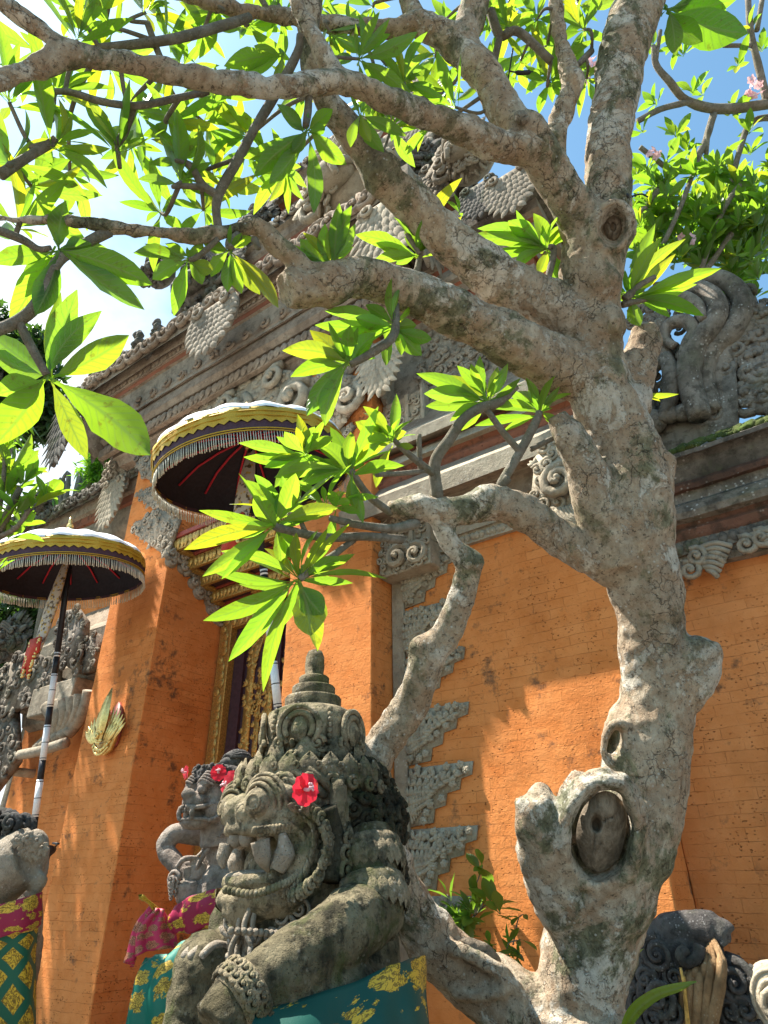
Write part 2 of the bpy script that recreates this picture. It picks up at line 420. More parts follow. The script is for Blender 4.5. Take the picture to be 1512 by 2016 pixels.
MT['statue_moss'] = stone_mat('mossy statue tuff', (.075, .062, .035), (.24, .20, .125), (.022, .02, .013), (.34, .31, .25), .75, (.028, .036, .010), darkness=.85, bs=.9, lich=.3, sc=2.)
MT['mane'] = stone_mat('black mossed carving', (.040, .034, .022), (.11, .092, .06), (.014, .012, .008), (.30, .27, .2), .6, (.022, .028, .009), darkness=.8, bs=.9, lich=.3, sc=2.)
MT['statue_pale'] = stone_mat('bare pale tuff', (.27, .222, .17), (.39, .33, .26), (.10, .08, .055), (.55, .52, .48), .12, (.07, .075, .03), darkness=.35, bs=.7, sc=2.)
MT['statue_brown'] = stone_mat('brown statue tuff', (.25, .20, .165), (.38, .32, .275), (.075, .06, .05), (.46, .43, .4), .1, darkness=.5, bs=.7, sc=2.)
MT['wet'] = stone_mat('wet dark stone', (.06, .055, .052), (.13, .118, .11), (.022, .02, .02), (.42, .4, .39), .1, darkness=.6, bs=.6, sc=2.)
MT['ochre_stone'] = stone_mat('ochre stained stone', (.22, .125, .06), (.36, .23, .12), (.07, .045, .025), (.5, .42, .3), 0, darkness=.3, bs=.6, sc=2.)
MT['mossbed'] = stone_mat('moss on stone', (.055, .075, .02), (.10, .12, .035), (.025, .03, .012), (.4, .42, .33), .5, (.05, .09, .015), darkness=.5, bs=1., sc=2.)
MT['gold'] = simple('gilded carving', (.52, .31, .085), .42, .55, .45, 40, .5)
MT['gold_bright'] = simple('bright gilding', (.78, .55, .20), .33, .75, .3, 40, .4)
MT['gold_cloth'] = simple('gold brocade', (.52, .33, .035), .5, .25, .35, 160, .5)
MT['wood'] = simple('dark purple door wood', (.055, .026, .034), .5, 0, .4, 20, .3)
MT['wood_red'] = simple('red painted wood', (.27, .055, .035), .55, 0, .35, 30, .3)
MT['white_cloth'] = simple('white umbrella cloth', (.86, .86, .88), .8, 0, .05, 12, .3)
MT['black_cloth'] = simple('black umbrella lining', (.022, .019, .026), .75, 0, .3, 30, .3)
MT['plum_cloth'] = simple('dark plum band', (.07, .035, .05), .75, 0, .3, 60, .3)
MT['red_line'] = simple('red stitched rib', (.55, .03, .05), .6, 0, .2, 60, .2)
MT['fringe'] = simple('silver fringe', (.62, .57, .45), .45, .15, .35, 90, .3)
MT['black_paint'] = simple('black pole paint', (.02, .02, .024), .4, 0, .3, 30, .2)
MT['white_paint'] = simple('white pole wrap', (.80, .77, .76), .6, 0, .1, 50, .3)
MT['pale_paint'] = stone_mat('worn white paint on stone', (.60, .58, .55), (.72, .70, .67), (.25, .23, .2), (.75, .74, .72), 0, darkness=.5, bs=.5, sc=2.)
MT['red_cloth'] = simple('red pendant cloth', (.55, .06, .035), .7, 0, .2, 60, .3)
MT['wire'] = simple('black wire', (.02, .02, .02), .5)
MT['petal_red'] = None
def ground_mat():
    t = NT('stone paving'); b = t.n('ShaderNodeTexBrick'); t.put(b.inputs['Vector'], t.co)
    b.inputs['Scale'].default_value = 1.; b.inputs['Brick Width'].default_value = .6; b.inputs['Row Height'].default_value = .4; b.inputs['Mortar Size'].default_value = .008
    t.put(b.inputs['Color1'], (.17, .145, .12)); t.put(b.inputs['Color2'], (.13, .115, .10)); t.put(b.inputs['Mortar'], (.1, .09, .07))
    n_ = t.noise(6, 6, .65)
    return t.done(t.bsdf(t.mix(t.ramp(n_, (.45, 0), (.8, .6)), b.outputs['Color'], (.12, .10, .08)), .9, t.bump(t.math('SUBTRACT', n_, b.outputs['Fac']), .5, .01)))
MT['ground'] = ground_mat()
def bark_mat(name, scale=1.):
    t = NT(name)
    st = t.map(t.co, (1, 1, .6))
    a = t.noise(7*scale, 8, .72, dist=.5); b = t.noise(26*scale, 7, .72, st, .3); f = t.noise(120*scale, 4, .75)
    col = t.mix(t.ramp(b, (.36, 0), (.62, 1)), (.29, .225, .155), (.50, .415, .31))
    col = t.mix(t.ramp(a, (.47, 0), (.56, .75)), col, t.mix(b, (.22, .145, .09), (.42, .30, .20)))     # brown flaked patches
    pn = t.noise(3.4*scale, 8, .74, t.map(t.co, (1.3, .9, 1.1), (.4, .7, 1.)), .4)
    pale = t.ramp(pn, (.53, 0), (.555, .9))
    col = t.mix(pale, col, t.mix(t.ramp(b, (.35, 0), (.65, 1)), (.42, .375, .30), (.66, .60, .51)))      # pale lichen plates
    gn = t.noise(3.8*scale, 9, .74, t.map(t.co, (1, 1.2, .8), (1.1, .2, .4)), .3)
    gr = t.ramp(gn, (.515, 0), (.575, .9))
    col = t.mix(gr, col, t.mix(t.ramp(b, (.35, 0), (.7, 1)), (.045, .048, .026), (.25, .245, .145)))      # green black algae
    zn = t.ramp(t.noise(1.5*scale, 4, .6, t.map(t.co, (1, 1, .7), (2., 1., .3))), (.50, 0), (.66, .5))
    col = t.mix(zn, col, t.mix(b, (.15, .10, .062), (.38, .28, .19)))
    sp = t.ramp(t.noise(58*scale, 5, .8), (.55, 0), (.63, .8))
    col = t.mix(sp, col, (.045, .035, .026))                                                            # dark flecks
    lw = t.math('MULTIPLY', t.ramp(t.vor(38*scale), (.12, 1), (.22, 0)), t.ramp(t.noise(6*scale, 4), (.5, 0), (.58, .7)))
    col = t.mix(lw, col, (.50, .48, .43))
    wv = t.n('ShaderNodeTexNoise'); t.put(wv.inputs['Vector'], t.co); wv.inputs['Scale'].default_value = 9*scale; wv.inputs['Detail'].default_value = 5
    vm = t.n('ShaderNodeVectorMath', operation='MULTIPLY_ADD'); t.put(vm.inputs[0], wv.outputs['Color']); vm.inputs[1].default_value = (.3, .3, .3); t.put(vm.inputs[2], t.map(t.co, (1.5, 1.5, .8)))
    crk = t.vor(10*scale, 'DISTANCE_TO_EDGE', 'Distance', v=vm.outputs[0])
    cm = t.math('MULTIPLY', t.ramp(crk, (.0, 1), (.035, 0)), t.ramp(t.noise(4.3*scale, 5), (.49, 0), (.58, 1)))
    col = t.mix(t.math('MULTIPLY', cm, .6), col, (.05, .038, .026))
    h = t.math('ADD', t.math('MULTIPLY', b, 1.3), t.math('MULTIPLY', f, .5))
    h = t.math('SUBTRACT', h, t.math('MULTIPLY', cm, .7)); h = t.math('ADD', h, t.math('MULTIPLY', pale, .35)); h = t.math('ADD', h, t.math('MULTIPLY', a, .8))
    return t.done(t.bsdf(col, .9, t.bump(h, .9, .014), spec=.12))
MT['bark'] = bark_mat('frangipani bark')
MT['twig'] = stone_mat('grey frangipani twig', (.20, .17, .13), (.32, .285, .235), (.09, .085, .055), (.48, .45, .4), .3, (.09, .10, .05), darkness=.4, bs=.8, sc=4.)
def scar_mat():
    t = NT('weathered heart wood'); n_ = t.noise(9, 6, .7); g = t.noise(40, 6, .7, t.map(t.co, (1, 1, .12))); f = t.noise(70, 4, .7)
    col = t.mix(t.ramp(g, (.35, 0), (.65, 1)), (.13, .10, .07), (.34, .275, .205)); col = t.mix(t.ramp(n_, (.45, 0), (.62, .7)), col, (.12, .10, .075))
    return t.done(t.bsdf(col, .9, t.bump(t.math('ADD', g, t.math('MULTIPLY', f, .4)), 1., .02), spec=.1))
MT['heartwood'] = scar_mat()
MT['scar'] = stone_mat('weathered cut wood', (.17, .13, .095), (.28, .225, .165), (.04, .03, .022), (.45, .41, .35), 0, darkness=.6, bs=1., sc=4.)
def leaf_mat(name, base, trans, tf=.55, rough=.38, veins=True):
    t = NT(name); at = t.n('ShaderNodeAttribute', attribute_name='tint'); uv = t.n('ShaderNodeUVMap', uv_map='uv')
    sx = t.n('ShaderNodeSeparateXYZ'); t.put(sx.inputs[0], uv.outputs[0])
    au = t.math('ABSOLUTE', sx.outputs[0])
    mid = t.ramp(au, (.05, 1), (.12, 0))
    lat = t.math('SINE', t.math('MULTIPLY', t.math('SUBTRACT', sx.outputs[1], t.math('MULTIPLY', au, .16)), 70.))
    lat = t.math('MULTIPLY', t.ramp(lat, (.55, 0), (1., .7)), t.ramp(au, (.86, 1), (.95, 0)))
    v = t.math('MAXIMUM', mid, lat)
    n_ = t.noise(14, 4); blot = t.ramp(t.noise(23, 6, .75), (.57, 0), (.66, .7))
    c = t.mix(n_, tuple(x*.8 for x in base), tuple(x*1.2 for x in base)); c = t.mix(1., c, at.outputs['Color'], 'MULTIPLY')
    d = t.mix(n_, tuple(x*.85 for x in trans), tuple(min(1, x*1.12) for x in trans)); d = t.mix(1., d, at.outputs['Color'], 'MULTIPLY')
    if veins:
        c = t.mix(t.math('MULTIPLY', v, .55), c, (.30, .38, .13)); d = t.mix(t.math('MULTIPLY', v, .6), d, (.13, .26, .02))
    spot = t.math('MULTIPLY', blot, t.ramp(t.n('ShaderNodeObjectInfo').outputs['Random'], (.25, .1), (.6, .8)))
    c = t.mix(spot, c, (.12, .07, .02)); d = t.mix(spot, d, (.16, .09, .01))
    nr = t.bump(t.math('SUBTRACT', 0., v), .35, .003)
    p = t.bsdf(c, rough, nr, spec=.45)
    tr = t.n('ShaderNodeBsdfTranslucent'); t.put(tr.inputs[0], d)
    m_ = t.n('ShaderNodeMixShader'); m_.inputs[0].default_value = tf; t.put(m_.inputs[1], p); t.put(m_.inputs[2], tr.outputs[0])
    return t.done(m_.outputs[0])
MT['leaf'] = leaf_mat('frangipani leaf', (.065, .15, .02), (.36, .60, .03), .5)
MT['leaf_dark'] = leaf_mat('dark tree leaf', (.02, .05, .014), (.10, .22, .02), .3, .45, False)
MT['leaf_mid'] = leaf_mat('shrub leaf', (.06, .15, .025), (.42, .70, .04), .45, .4, False)
MT['hibiscus'] = leaf_mat('red hibiscus petal', (.62, .012, .035), (.8, .03, .06), .35, .5, False)
MT['pink'] = leaf_mat('pink frangipani petal', (.80, .50, .55), (.8, .5, .5), .3, .5, False)
def cloth_mat(name, base, motif, sc=(7, 9), kind='star'):
    t = NT(name); uv = t.n('ShaderNodeUVMap', uv_map='uv'); p = t.map(uv.outputs[0], (sc[0], sc[1], 1))
    if kind == 'lattice':
        sx = t.n('ShaderNodeSeparateXYZ'); t.put(sx.inputs[0], p)
        a = t.math('ADD', sx.outputs[0], sx.outputs[1]); b = t.math('SUBTRACT', sx.outputs[0], sx.outputs[1])
        la = t.math('ABSOLUTE', t.math('SUBTRACT', t.math('FRACT', a), .5)); lb = t.math('ABSOLUTE', t.math('SUBTRACT', t.math('FRACT', b), .5))
        k = t.ramp(t.math('MAXIMUM', la, lb), (.33, 1), (.35, 0))
    else:
        d = t.vor(1., v=p, rnd=.55); w_ = t.noise(4.5, 4, .7, p); d2 = t.vor(3.3, v=p)
        k = t.ramp(t.math('ADD', t.math('ADD', d, t.math('MULTIPLY', w_, .5)), t.math('MULTIPLY', d2, .22)), (.84, 1), (.86, 0))
    fl = t.noise(5, 3, .6, p, 1.5); ln = t.ramp(fl, (.44, 0), (.48, 1), (.54, 1), (.58, 0))
    mo = t.mix(t.math('MULTIPLY', ln, .8), motif, (.05, .03, .01))
    col = t.mix(k, base, mo); wv = t.noise(220, 2)
    return t.done(t.bsdf(col, .55, t.bump(wv, .2, .002), spec=.3))
MT['cl_green'] = cloth_mat('green gold brocade', (.012, .16, .12), (.62, .42, .06), (4.5, 5))
MT['cl_dgreen'] = cloth_mat('dark green gold brocade', (.006, .062, .048), (.60, .36, .035), (3.6, 2.6))
MT['cl_lattice'] = cloth_mat('lattice gold brocade', (.008, .10, .065), (.58, .38, .035), (2.6, 4.2), 'lattice')
MT['cl_maroon'] = cloth_mat('maroon gold brocade', (.26, .012, .05), (.62, .40, .05), (4, 3))
MT['cl_pink'] = cloth_mat('crimson brocade', (.50, .035, .11), (.55, .22, .14), (5, 5))

# ------------------------------------------------------------------ ground
g = M(); g.add([(-400, -400, 0), (400, -400, 0), (400, 400, 0), (-400, 400, 0)], [(0, 1, 2, 3)])
tag(g.build('ground', MT['ground'], None, False), None, None, kind='structure')

XA = np.array([1., 0, 0]); YA = np.array([0, 1., 0]); ZA = np.array([0, 0, 1.])
def prof_px(x, rows, y0):
    """profile of a moulding read along one vertical cut of the picture: rows (picture y, depth Y, material)"""
    return [(y0-Y, float(PY(x, y, Y)[2]), mt) for y, Y, mt in rows]
def petal_row(m, x0, x1, y, z, h, step, mat=0):
    n = int((x1-x0)/step)
    for i in range(n):
        petal(m, np.array([x0+(i+.5)*step, y, z+h]), XA, ZA, -YA, math.pi+random.uniform(-.25, .25), h*1.1, step*1.05, .035, random.uniform(-.2, .2), mat)
def curl_row(m, x0, x1, y, z, h, step, mat=0):
    n = max(1, int((x1-x0)/step))
    for i in range(n):
        O = np.array([x0+(i+.5)*step, y, z+h*.5])
        curl(m, O, XA, ZA, -YA, h*.46, random.random()*6, 1.3, .34, 1 if i % 2 else -1, mat, .3)
        petal(m, O+ZA*h*.35, XA, ZA, -YA, math.pi+.9*(1 if i % 2 else -1), h*.9, h*.4, .03, .3, mat)

# ------------------------------------------------------------------ temple gate
GX = -5.665
gate = thing('temple_gate', 'tall orange brick temple gate with grey stone cornices behind the two umbrellas', 'gate', (GX, 4.65, 0))
for x0, x1 in ((-7.87, -6.73), (-4.545, -3.455)):
    m = M(); rough_box(m, x0, x1, 4.65, 6.1, 0, 7.5, .1, .004, 0, .009); m.build('pier', MT['brick'], gate)
m = M(); rough_box(m, -7.6, -3.7, 6.12, 8.4, 0, 9.6, .3); rough_box(m, -6.728, -4.547, 4.9, 6.1, 5.62, 7.5, .15)
m.build('wall', MT['brick'], gate)
E4 = [(884, 4.65, 0), (866, 4.60, 2), (860, 4.56, 0), (834, 4.54, 1), (830, 4.50, 0), (822, 4.43, 0), (808, 4.38, 0), (795, 4.40, 0), (790, 4.44, 2), (788, 4.36, 2), (747, 4.33, 0),
      (741, 4.29, 1), (731, 4.27, 1), (729, 4.24, 0), (716, 4.21, 0), (713, 4.15, 0), (694, 4.12, 3), (692, 4.03, 2), (662, 4.01, 3)]
P4 = prof_px(300, E4, 4.65)
zt = P4[-1][1]
P4 += [(.50, zt+.16, 3), (.30, zt+.30, 3), (.0, zt+.36, 3)]
m = M(); ring(m, -8.45, -3.1, 4.65, 8.3, P4, .13, .010); m.build('cornice', [MT['stone_warm'], MT['brick_old'], MT['stone'], MT['stone_dark']], gate)
m = M(); zf = P4[17][1]; curl_row(m, -8.95, -2.5, 4.015, zf+.0, zt-zf, .2)
for y_, a_, b_ in ((4.426, P4[1][1]+.01, P4[1][1]+.19), (4.352, P4[9][1]+.05, P4[9][1]+.05+(P4[10][1]-P4[9][1])*.42), (4.226, P4[13][1]+.01, P4[13][1]+.14)): rough_box(m, -8.75, -2.85, y_, y_+.09, a_, b_, .2, .004)
petal_row(m, -8.6, -2.95, 4.42, P4[1][1]+.02, .16, .12)
za = P4[9][1]; zc_ = P4[10][1]
for k in range(46):
    x = random.uniform(-8.4, -3.2); 
curl_row(m, -8.6, -3.0, 4.345, za+.05, (zc_-za)*.42, .34); petal_row(m, -8.7, -2.9, 4.22, P4[13][1]+.02, .12, .10)
m.build('frieze_carving', MT['stone_warm'], gate)
def put_fleuron(parent, px_top, px_bot, Y, W, mat='stone', side=None, rows=6):
    a = PY(*px_top, Y); b = PY(*px_bot, Y); m = M(); H = abs(a[2]-b[2])
    U, N = (XA, -YA) if side is None else (YA, XA) if side > 0 else (-YA, -XA)
    fleuron(m, np.array(a), U, ZA, N, W, H, 0, rows); return m.build('antefix', MT[mat], parent)
put_fleuron(gate, (428, 606), (372, 722), 3.96, .95)
put_fleuron(gate, (765, 402), (790, 520), 3.97, .85, 'stone_pale')
put_fleuron(gate, (150, 775), (168, 885), 3.96, .6, 'stone_dark')
for s, x in ((1, -2.56), (-1, -8.97)):
    m = M(); fleuron(m, np.array([x, 4.5, zt]), s*YA, ZA, s*XA, .8, 1.25, 0); m.build('antefix', MT['stone'], gate)
for p, q, W in (((752, 680), (733, 790), .55),):
    put_fleuron(gate, p, q, 4.53, W, 'stone_pale', None, 5)
m = M(); fleuron(m, np.array([-3.44, 4.95, PY(752, 680, 4.53)[2]]), YA, ZA, XA, .55, .62, 0, 5); m.build('antefix', MT['stone_pale'], gate)
# carved head standing on the eave
def kala_head(parent, c, s, mat, name='carved_head'):
    m = M(); c = np.asarray(c, float)
    ell(m, c, (s*.5, s*.35, s*.45)); ell(m, c+np.array([0, -s*.35, -s*.1]), (s*.32, s*.2, s*.2))
    for q in (-1, 1):
        ell(m, c+np.array([q*s*.2, -s*.36, s*.14]), [s*.11]*3)
        for k in range(3): tube(m, spline([c+np.array([q*s*.05, -s*.4, s*(.26+.07*k)]), c+np.array([q*s*.24, -s*.42, s*(.34+.07*k)]), c+np.array([q*s*.42, -s*.25, s*(.16+.07*k)])]), s*.035, 6)
        curl(m, c+np.array([q*s*.5, -s*.1, -s*.1]), XA, ZA, -YA, s*.22, 0, 1.5, .3, q)
        tube(m, spline([c+np.array([q*s*.08, -s*.55, -s*.14]), c+np.array([q*s*.25, -s*.5, -s*.2]), c+np.array([q*s*.36, -s*.3, -s*.05])]), s*.05, 6)
        tube(m, spline([c+np.array([q*s*.16, -s*.52, -s*.18]), c+np.array([q*s*.17, -s*.55, -s*.3]), c+np.array([q*s*.2, -s*.5, -s*.42])]), [s*.06]*6+[s*.045]*6+[s*.01], 6)
    for k in range(60):
        d_ = UP(np.array([random.gauss(0, 1), -abs(random.gauss(0, 1)), random.gauss(0, 1)])); O = c+d_*np.array([s*.5, s*.36, s*.46])
        curl(m, O, UP(np.cross(ZA, d_)), ZA, d_, s*random.uniform(.06, .11), random.random()*6, 1.4, .38, random.choice((-1, 1)))
    for k in range(26):
        a = k/25*math.pi; O = c+np.array([math.cos(a)*s*.5, s*random.uniform(-.1, .1), math.sin(a)*s*.5+s*.05])
        petal(m, O, XA, ZA, -YA, a-math.pi/2, s*.42, s*.2, s*.1, .2)
        curl(m, O-YA*s*.15, XA, ZA, -YA, s*.12, a, 1.4, .35)
    return m.build(name, MT[mat], parent)
kala_head(gate, PY(412, 575, 4.35), .95, 'stone_dark')
kala_head(gate, PY(318, 540, 5.6), .8, 'stone_dark')
kala_head(gate, PY(690, 378, 4.6), 1.15, 'stone_pale')
kala_head(gate, PY(925, 318, 5.4), .8, 'stone')
# carved corner on the left end of the eave
m = M()
for k in range(28):
    q = PY(random.uniform(168, 300), 0, 4.1); t = random.random()
    O = PY(172+130*t, 752-66*t-random.random()*34*(1-t), 4.12)
    curl(m, O, XA, ZA, -YA, random.uniform(.09, .15), random.random()*6, 1.4, .34, random.choice((-1, 1)))
m.build('corner_carving', MT['stone_dark'], gate)
# upper tiers
def tier(x0, x1, y0, z0, zb, ze, parent):
    m = M(); rough_box(m, x0, x1, y0, 8.2, z0, zb+.02, .3, .01)
    relief(m, np.array([x0+.1, y0, zb-.75]), XA, ZA, -YA, [(0, 0), (x1-x0-.2, 0), (x1-x0-.2, .7), (0, .7)], .2, .02, 0, 'clf', False)
    m.build('wall', MT['stone_warm'], parent)
    h = ze-zb; m = M()
    pr = [(0, zb, 2), (.05, zb+.08*h, 1), (.07, zb+.16*h, 0), (.14, zb+.22*h, 0), (.16, zb+.34*h, 2), (.13, zb+.38*h, 1), (.2, zb+.44*h, 1), (.22, zb+.52*h, 0), (.28, zb+.58*h, 0), (.31, zb+.74*h, 2), (.4, zb+.78*h, 3), (.42, ze, 3), (.2, ze+.18*h, 3), (-.3, ze+.3*h, 3)]
    ring(m, x0, x1, y0, 8.2, pr, .16, .012); m.build('cornice', [MT['stone_warm'], MT['brick_old'], MT['stone'], MT['stone_dark']], parent)
    m = M(); curl_row(m, x0-.4, x1+.4, y0-.425, zb+.78*h, .22*h, .22); m.build('cornice_carving', MT['stone'], parent)
    for xx in (x0-.25, (x0+x1)/2, x1+.25):
        m = M(); fleuron(m, np.array([xx, y0-.42, ze]), XA, ZA, -YA, .8, h*.85, 0); m.build('antefix', MT['stone'], parent)
    for s, xx in ((1, x1+.42), (-1, x0-.42)):
        m = M(); fleuron(m, np.array([xx, y0+.3, ze]), s*YA, ZA, s*XA, .8, h*.85, 0); m.build('antefix', MT['stone_dark'], parent)
tier(-8.3, -3.0, 5.9, 9.3, 10.1, 11.25, gate)
tier(-7.8, -3.5, 6.3, 11.3, 12.5, 13.7, gate)
tier(-7.3, -4.0, 6.7, 13.7, 14.8, 16.0, gate)
for x in (-7.95, -3.4):
    kala_head(gate, (x, 5.75, 11.85), .8, 'stone_dark'); kala_head(gate, (x*.97, 6.1, 14.3), .75, 'stone_dark')
# gable relief over the door
def pxpoly(pts, Y, O): return [((PY(x, y, Y)-O)[0], (PY(x, y, Y)-O)[2]) for x, y in pts]
m = M(); O = np.array(PY(540, 790, 4.6))
relief(m, O, XA, ZA, -YA, pxpoly([(383, 812), (396, 762), (440, 722), (497, 702), (540, 712), (572, 738), (615, 748), (680, 742), (722, 745), (705, 800), (660, 860), (560, 845), (470, 840)], 4.6, O), .17, .05, 0, 'ffl')
for (x, y), Rr, h in (((590, 790), .30, 1), ((640, 800), .22, -1), ((470, 812), .24, -1), ((545, 745), .2, 1), ((450, 800), .2, 1), ((690, 790), .2, -1)):
    curl(m, np.array(PY(x, y, 4.53)), XA, ZA, -YA, Rr, 1., 1.6, .3, h)
m.build('gable_relief', MT['stone_pale'], gate)
for flip in (False, True):
    m = M()
    for poly, s in (([(268, 905), (318, 893), (335, 940), (300, 948), (282, 940)], .11), ([(270, 975), (318, 955), (350, 1012), (300, 1000)], .10), ([(263, 1042), (300, 1012), (345, 985), (358, 1025), (333, 1098), (300, 1075)], .10)):
        O = np.array(PY(poly[0][0], poly[0][1], 4.645)); pl = pxpoly(poly, 4.645, O)
        if flip: O = O.copy(); O[0] = 2*GX-O[0]; pl = [(-a, b) for a, b in pl]
        relief(m, O, XA, ZA, -YA, pl, s, .04)
    # the stepped border that follows the door canopy back along the pier's inner side
    S = [(331, 1098), (356, 1112), (372, 1130), (388, 1160), (405, 1186), (425, 1212), (440, 1226)]
    q = [PX(x, y, -6.728) for x, y in S]; U = YA; N = XA
    for i in range(len(q)-1):
        for k in range(4):
            t = random.random(); O = q[i]*(1-t)+q[i+1]*t+ZA*random.uniform(-.05, .12)
            if flip: O = O.copy(); O[0] = 2*GX-O[0]
            nn = -XA if flip else XA
            ell(m, O, (.05, .09, .08)); curl(m, O+nn*.03, YA if not flip else -YA, ZA, nn, random.uniform(.06, .09), random.random()*6, 1.3, .4)
    m.build('pier_relief', MT['stone'], gate)
# door canopy: gilded corbels stepping back and down to the door
can = [(4.68, 5.50, .17), (4.92, 5.32, .17), (5.15, 5.16, .16), (5.36, 5.00, .16), (5.54, 4.86, .12)]
m = M(); mw = M(); mr = M()
for i, (y, z, h) in enumerate(can):
    y2 = can[i+1][0] if i+1 < len(can) else 5.72
    rough_box(m, -6.725, -4.55, y, y+.05, z, z+h, .1, .003, 0, .005)
    petal_row(m, -6.72, -4.55, y-.002, z+.02, h*.8, .075)
    rough_box(mw, -6.725, -4.55, y+.052, y2+.04, z+.03, z+h, .3, .002, 0, .004)
    rough_box(mr, -6.725, -4.55, y-.03, y+.05, z+h+.002, z+h+.07, .3, .003, 0, .005)
    for x in (-6.70, -5.97, -5.25, -4.70): rough_box(m, x, x+.14, y+.06, y2+.02, z-.015, z+.028, .1, .003, 0, .004)
cp = m.build('door_canopy', MT['gold'], gate); mw.build('soffit_board', MT['wood'], cp); mr.build('red_moulding', MT['wood_red'], cp)
m = M(); box(m, -6.72, -4.55, 4.9, 6.0, 5.6, 5.66); m.build('lintel', MT['wood'], gate)
# door
m = M()
for x0, x1 in ((-6.70, -6.52), (-4.74, -4.56)):
    rough_box(m, x0, x1, 5.62, 5.80, 1.6, 4.84, .12, .003, 0, .006)
    for k in range(30): petal(m, np.array([(x0+x1)/2, 5.62, 1.7+k*.105]), XA, ZA, -YA, random.choice((-.5, .5)), .13, .12, .03, random.uniform(-.3, .3))
    xe = x1+.012 if x0 < GX else x0-.052
    rough_box(m, xe, xe+.04, 5.60, 5.80, 1.6, 4.82, .2, .002, 0, .006)
rough_box(m, -6.51, -4.75, 5.62, 5.80, 4.68, 4.85, .12, .003, 0, .006)
for k in range(16): petal(m, np.array([-6.45+k*.11, 5.62, 4.70]), XA, ZA, -YA, random.uniform(-.3, .3), .13, .11, .03)
df = m.build('door_frame', MT['gold'], gate)
m = M(); box(m, -6.51, -4.75, 5.74, 5.82, 1.6, 4.70); box(m, -6.46, -6.28, 5.70, 5.74, 1.6, 4.68); box(m, -4.98, -4.80, 5.70, 5.74, 1.6, 4.68); box(m, -5.70, -5.63, 5.70, 5.74, 1.6, 4.68)
dr = m.build('door', MT['wood'], gate, False)
for x0, x1 in ((-6.22, -5.74), (-5.58, -5.02)):
    m = M(); O = np.array([x0, 5.74, 1.6]); wd = x1-x0
    relief(m, O, XA, ZA, -YA, [(0, 0), (.13, 0), (.13, 2.55), (wd/2, 2.83), (wd-.13, 2.55), (wd-.13, 0), (wd, 0), (wd, 2.75), (wd/2+.04, 3.05), (0, 2.75)], .09, .02, 0, 'll')
    relief(m, O+np.array([.2, -.005, 0]), XA, ZA, -YA, [(0, 0), (wd-.4, 0), (wd-.4, 2.3), (wd/2-.2, 2.5), (0, 2.3)], .08, .01)
    m.build('door_carving', MT['gold'], dr)
# gilded winged crest fixed to the pier
em = thing('wall_ornament', 'gilded winged crest with a central spike fixed on the left orange brick pier', 'ornament', tuple(PY(214, 1440, 4.64)))
O0 = np.array(PY(212, 1455, 4.60))
m = M(); slab(m, O0, XA, ZA, -YA, [(-.17, .05), (-.15, -.08), (-.07, -.17), (.04, -.19), (.14, -.14), (.19, -.03), (.2, .06), (.1, 0), (-.08, -.02)], .05)
tube(m, spline([O0+np.array([-.15, -.07, -.03]), O0+np.array([-.05, -.08, -.12]), O0+np.array([.06, -.08, -.13]), O0+np.array([.17, -.07, -.04])]), .018, 6)
tube(m, spline([O0+np.array([-.14, -.07, -.10]), O0+np.array([-.05, -.08, -.175]), O0+np.array([.06, -.08, -.18]), O0+np.array([.15, -.07, -.11])]), .014, 6)
for k in range(7):
    t = k/6; q = O0+np.array([-.13+.27*t, -.085, -.085-.06*math.sin(math.pi*t)]); ell(m, q, (.015, .012, .026), None, 6, 5)
base = m.build('crest_base', MT['gold_bright'], em)
for s in (-1, 1):
    m = M()
    for k in range(7): petal(m, O0+np.array([s*(.04+.020*k), -.06, -.03]), XA, ZA, -YA, -s*(.18+.17*k), .40-.022*k, .075, .035, -s*.4)
    for k in range(5): petal(m, O0+np.array([s*(.03+.028*k), -.085, -.05]), XA, ZA, -YA, -s*(.2+.2*k), .22, .06, .03, -s*.3)
    m.build('wing', MT['gold_bright'], em)
m = M(); petal(m, O0+np.array([.03, -.10, -.04]), XA, ZA, -YA, -.05, .60, .17, .09, .0); tube(m, [O0+np.array([.02, -.11, .3]), O0+np.array([.035, -.10, .56])], [.03, .004], 6)
curl(m, O0+np.array([.02, -.13, .02]), XA, ZA, -YA, .06, 0, 1.4, .35); flower(m, O0+np.array([.02, -.12, -.04]), XA, ZA, -YA, .06)
m.build('spike', MT['gold_bright'], em)
m = M(); slab(m, O0+np.array([0, .035, 0]), XA, ZA, -YA, [(-.14, .1), (-.1, -.12), (.04, -.15), (.17, -.08), (.21, .12), (.16, .32), (.07, .42), (-.08, .3)], .03); m.build('back_plate', MT['wood_red'], em)

# ------------------------------------------------------------------ wall flanking the gate on the right
fw = thing('flanking_wall', 'orange brick wall right of the gate, bearing stepped floral stone reliefs', 'wall', (-2.4, 5.0, 0))
m = M(); rough_box(m, -3.452, -1.33, 5.0, 6.6, 0, 7.6, .11, .004, 0, .009); m.build('wall', MT['brick'], fw)
FR = [(1076, 5.0, 2), (1071, 4.955, 2), (1048, 4.945, 2), (1046, 4.92, 2), (1012, 4.91, 2), (1008, 4.88, 0), (966, 4.87, 2), (962, 4.83, 0), (950, 4.74, 0), (947, 4.70, 2), (912, 4.69, 2), (906, 4.76, 0), (898, 4.83, 1), (885, 4.81, 1), (878, 4.83, 1), (868, 4.80, 2), (858, 4.74, 2), (846, 4.78, 0), (842, 4.84, 1), (836, 4.84, 0), (826, 4.72, 0), (822, 4.68, 2), (800, 4.67, 2), (796, 4.76, 0), (770, 4.96, 0)]
pr = prof_px(920, [(a, 5.0-(5.0-b)*1.3, c) for a, b, c in FR], 5.0)
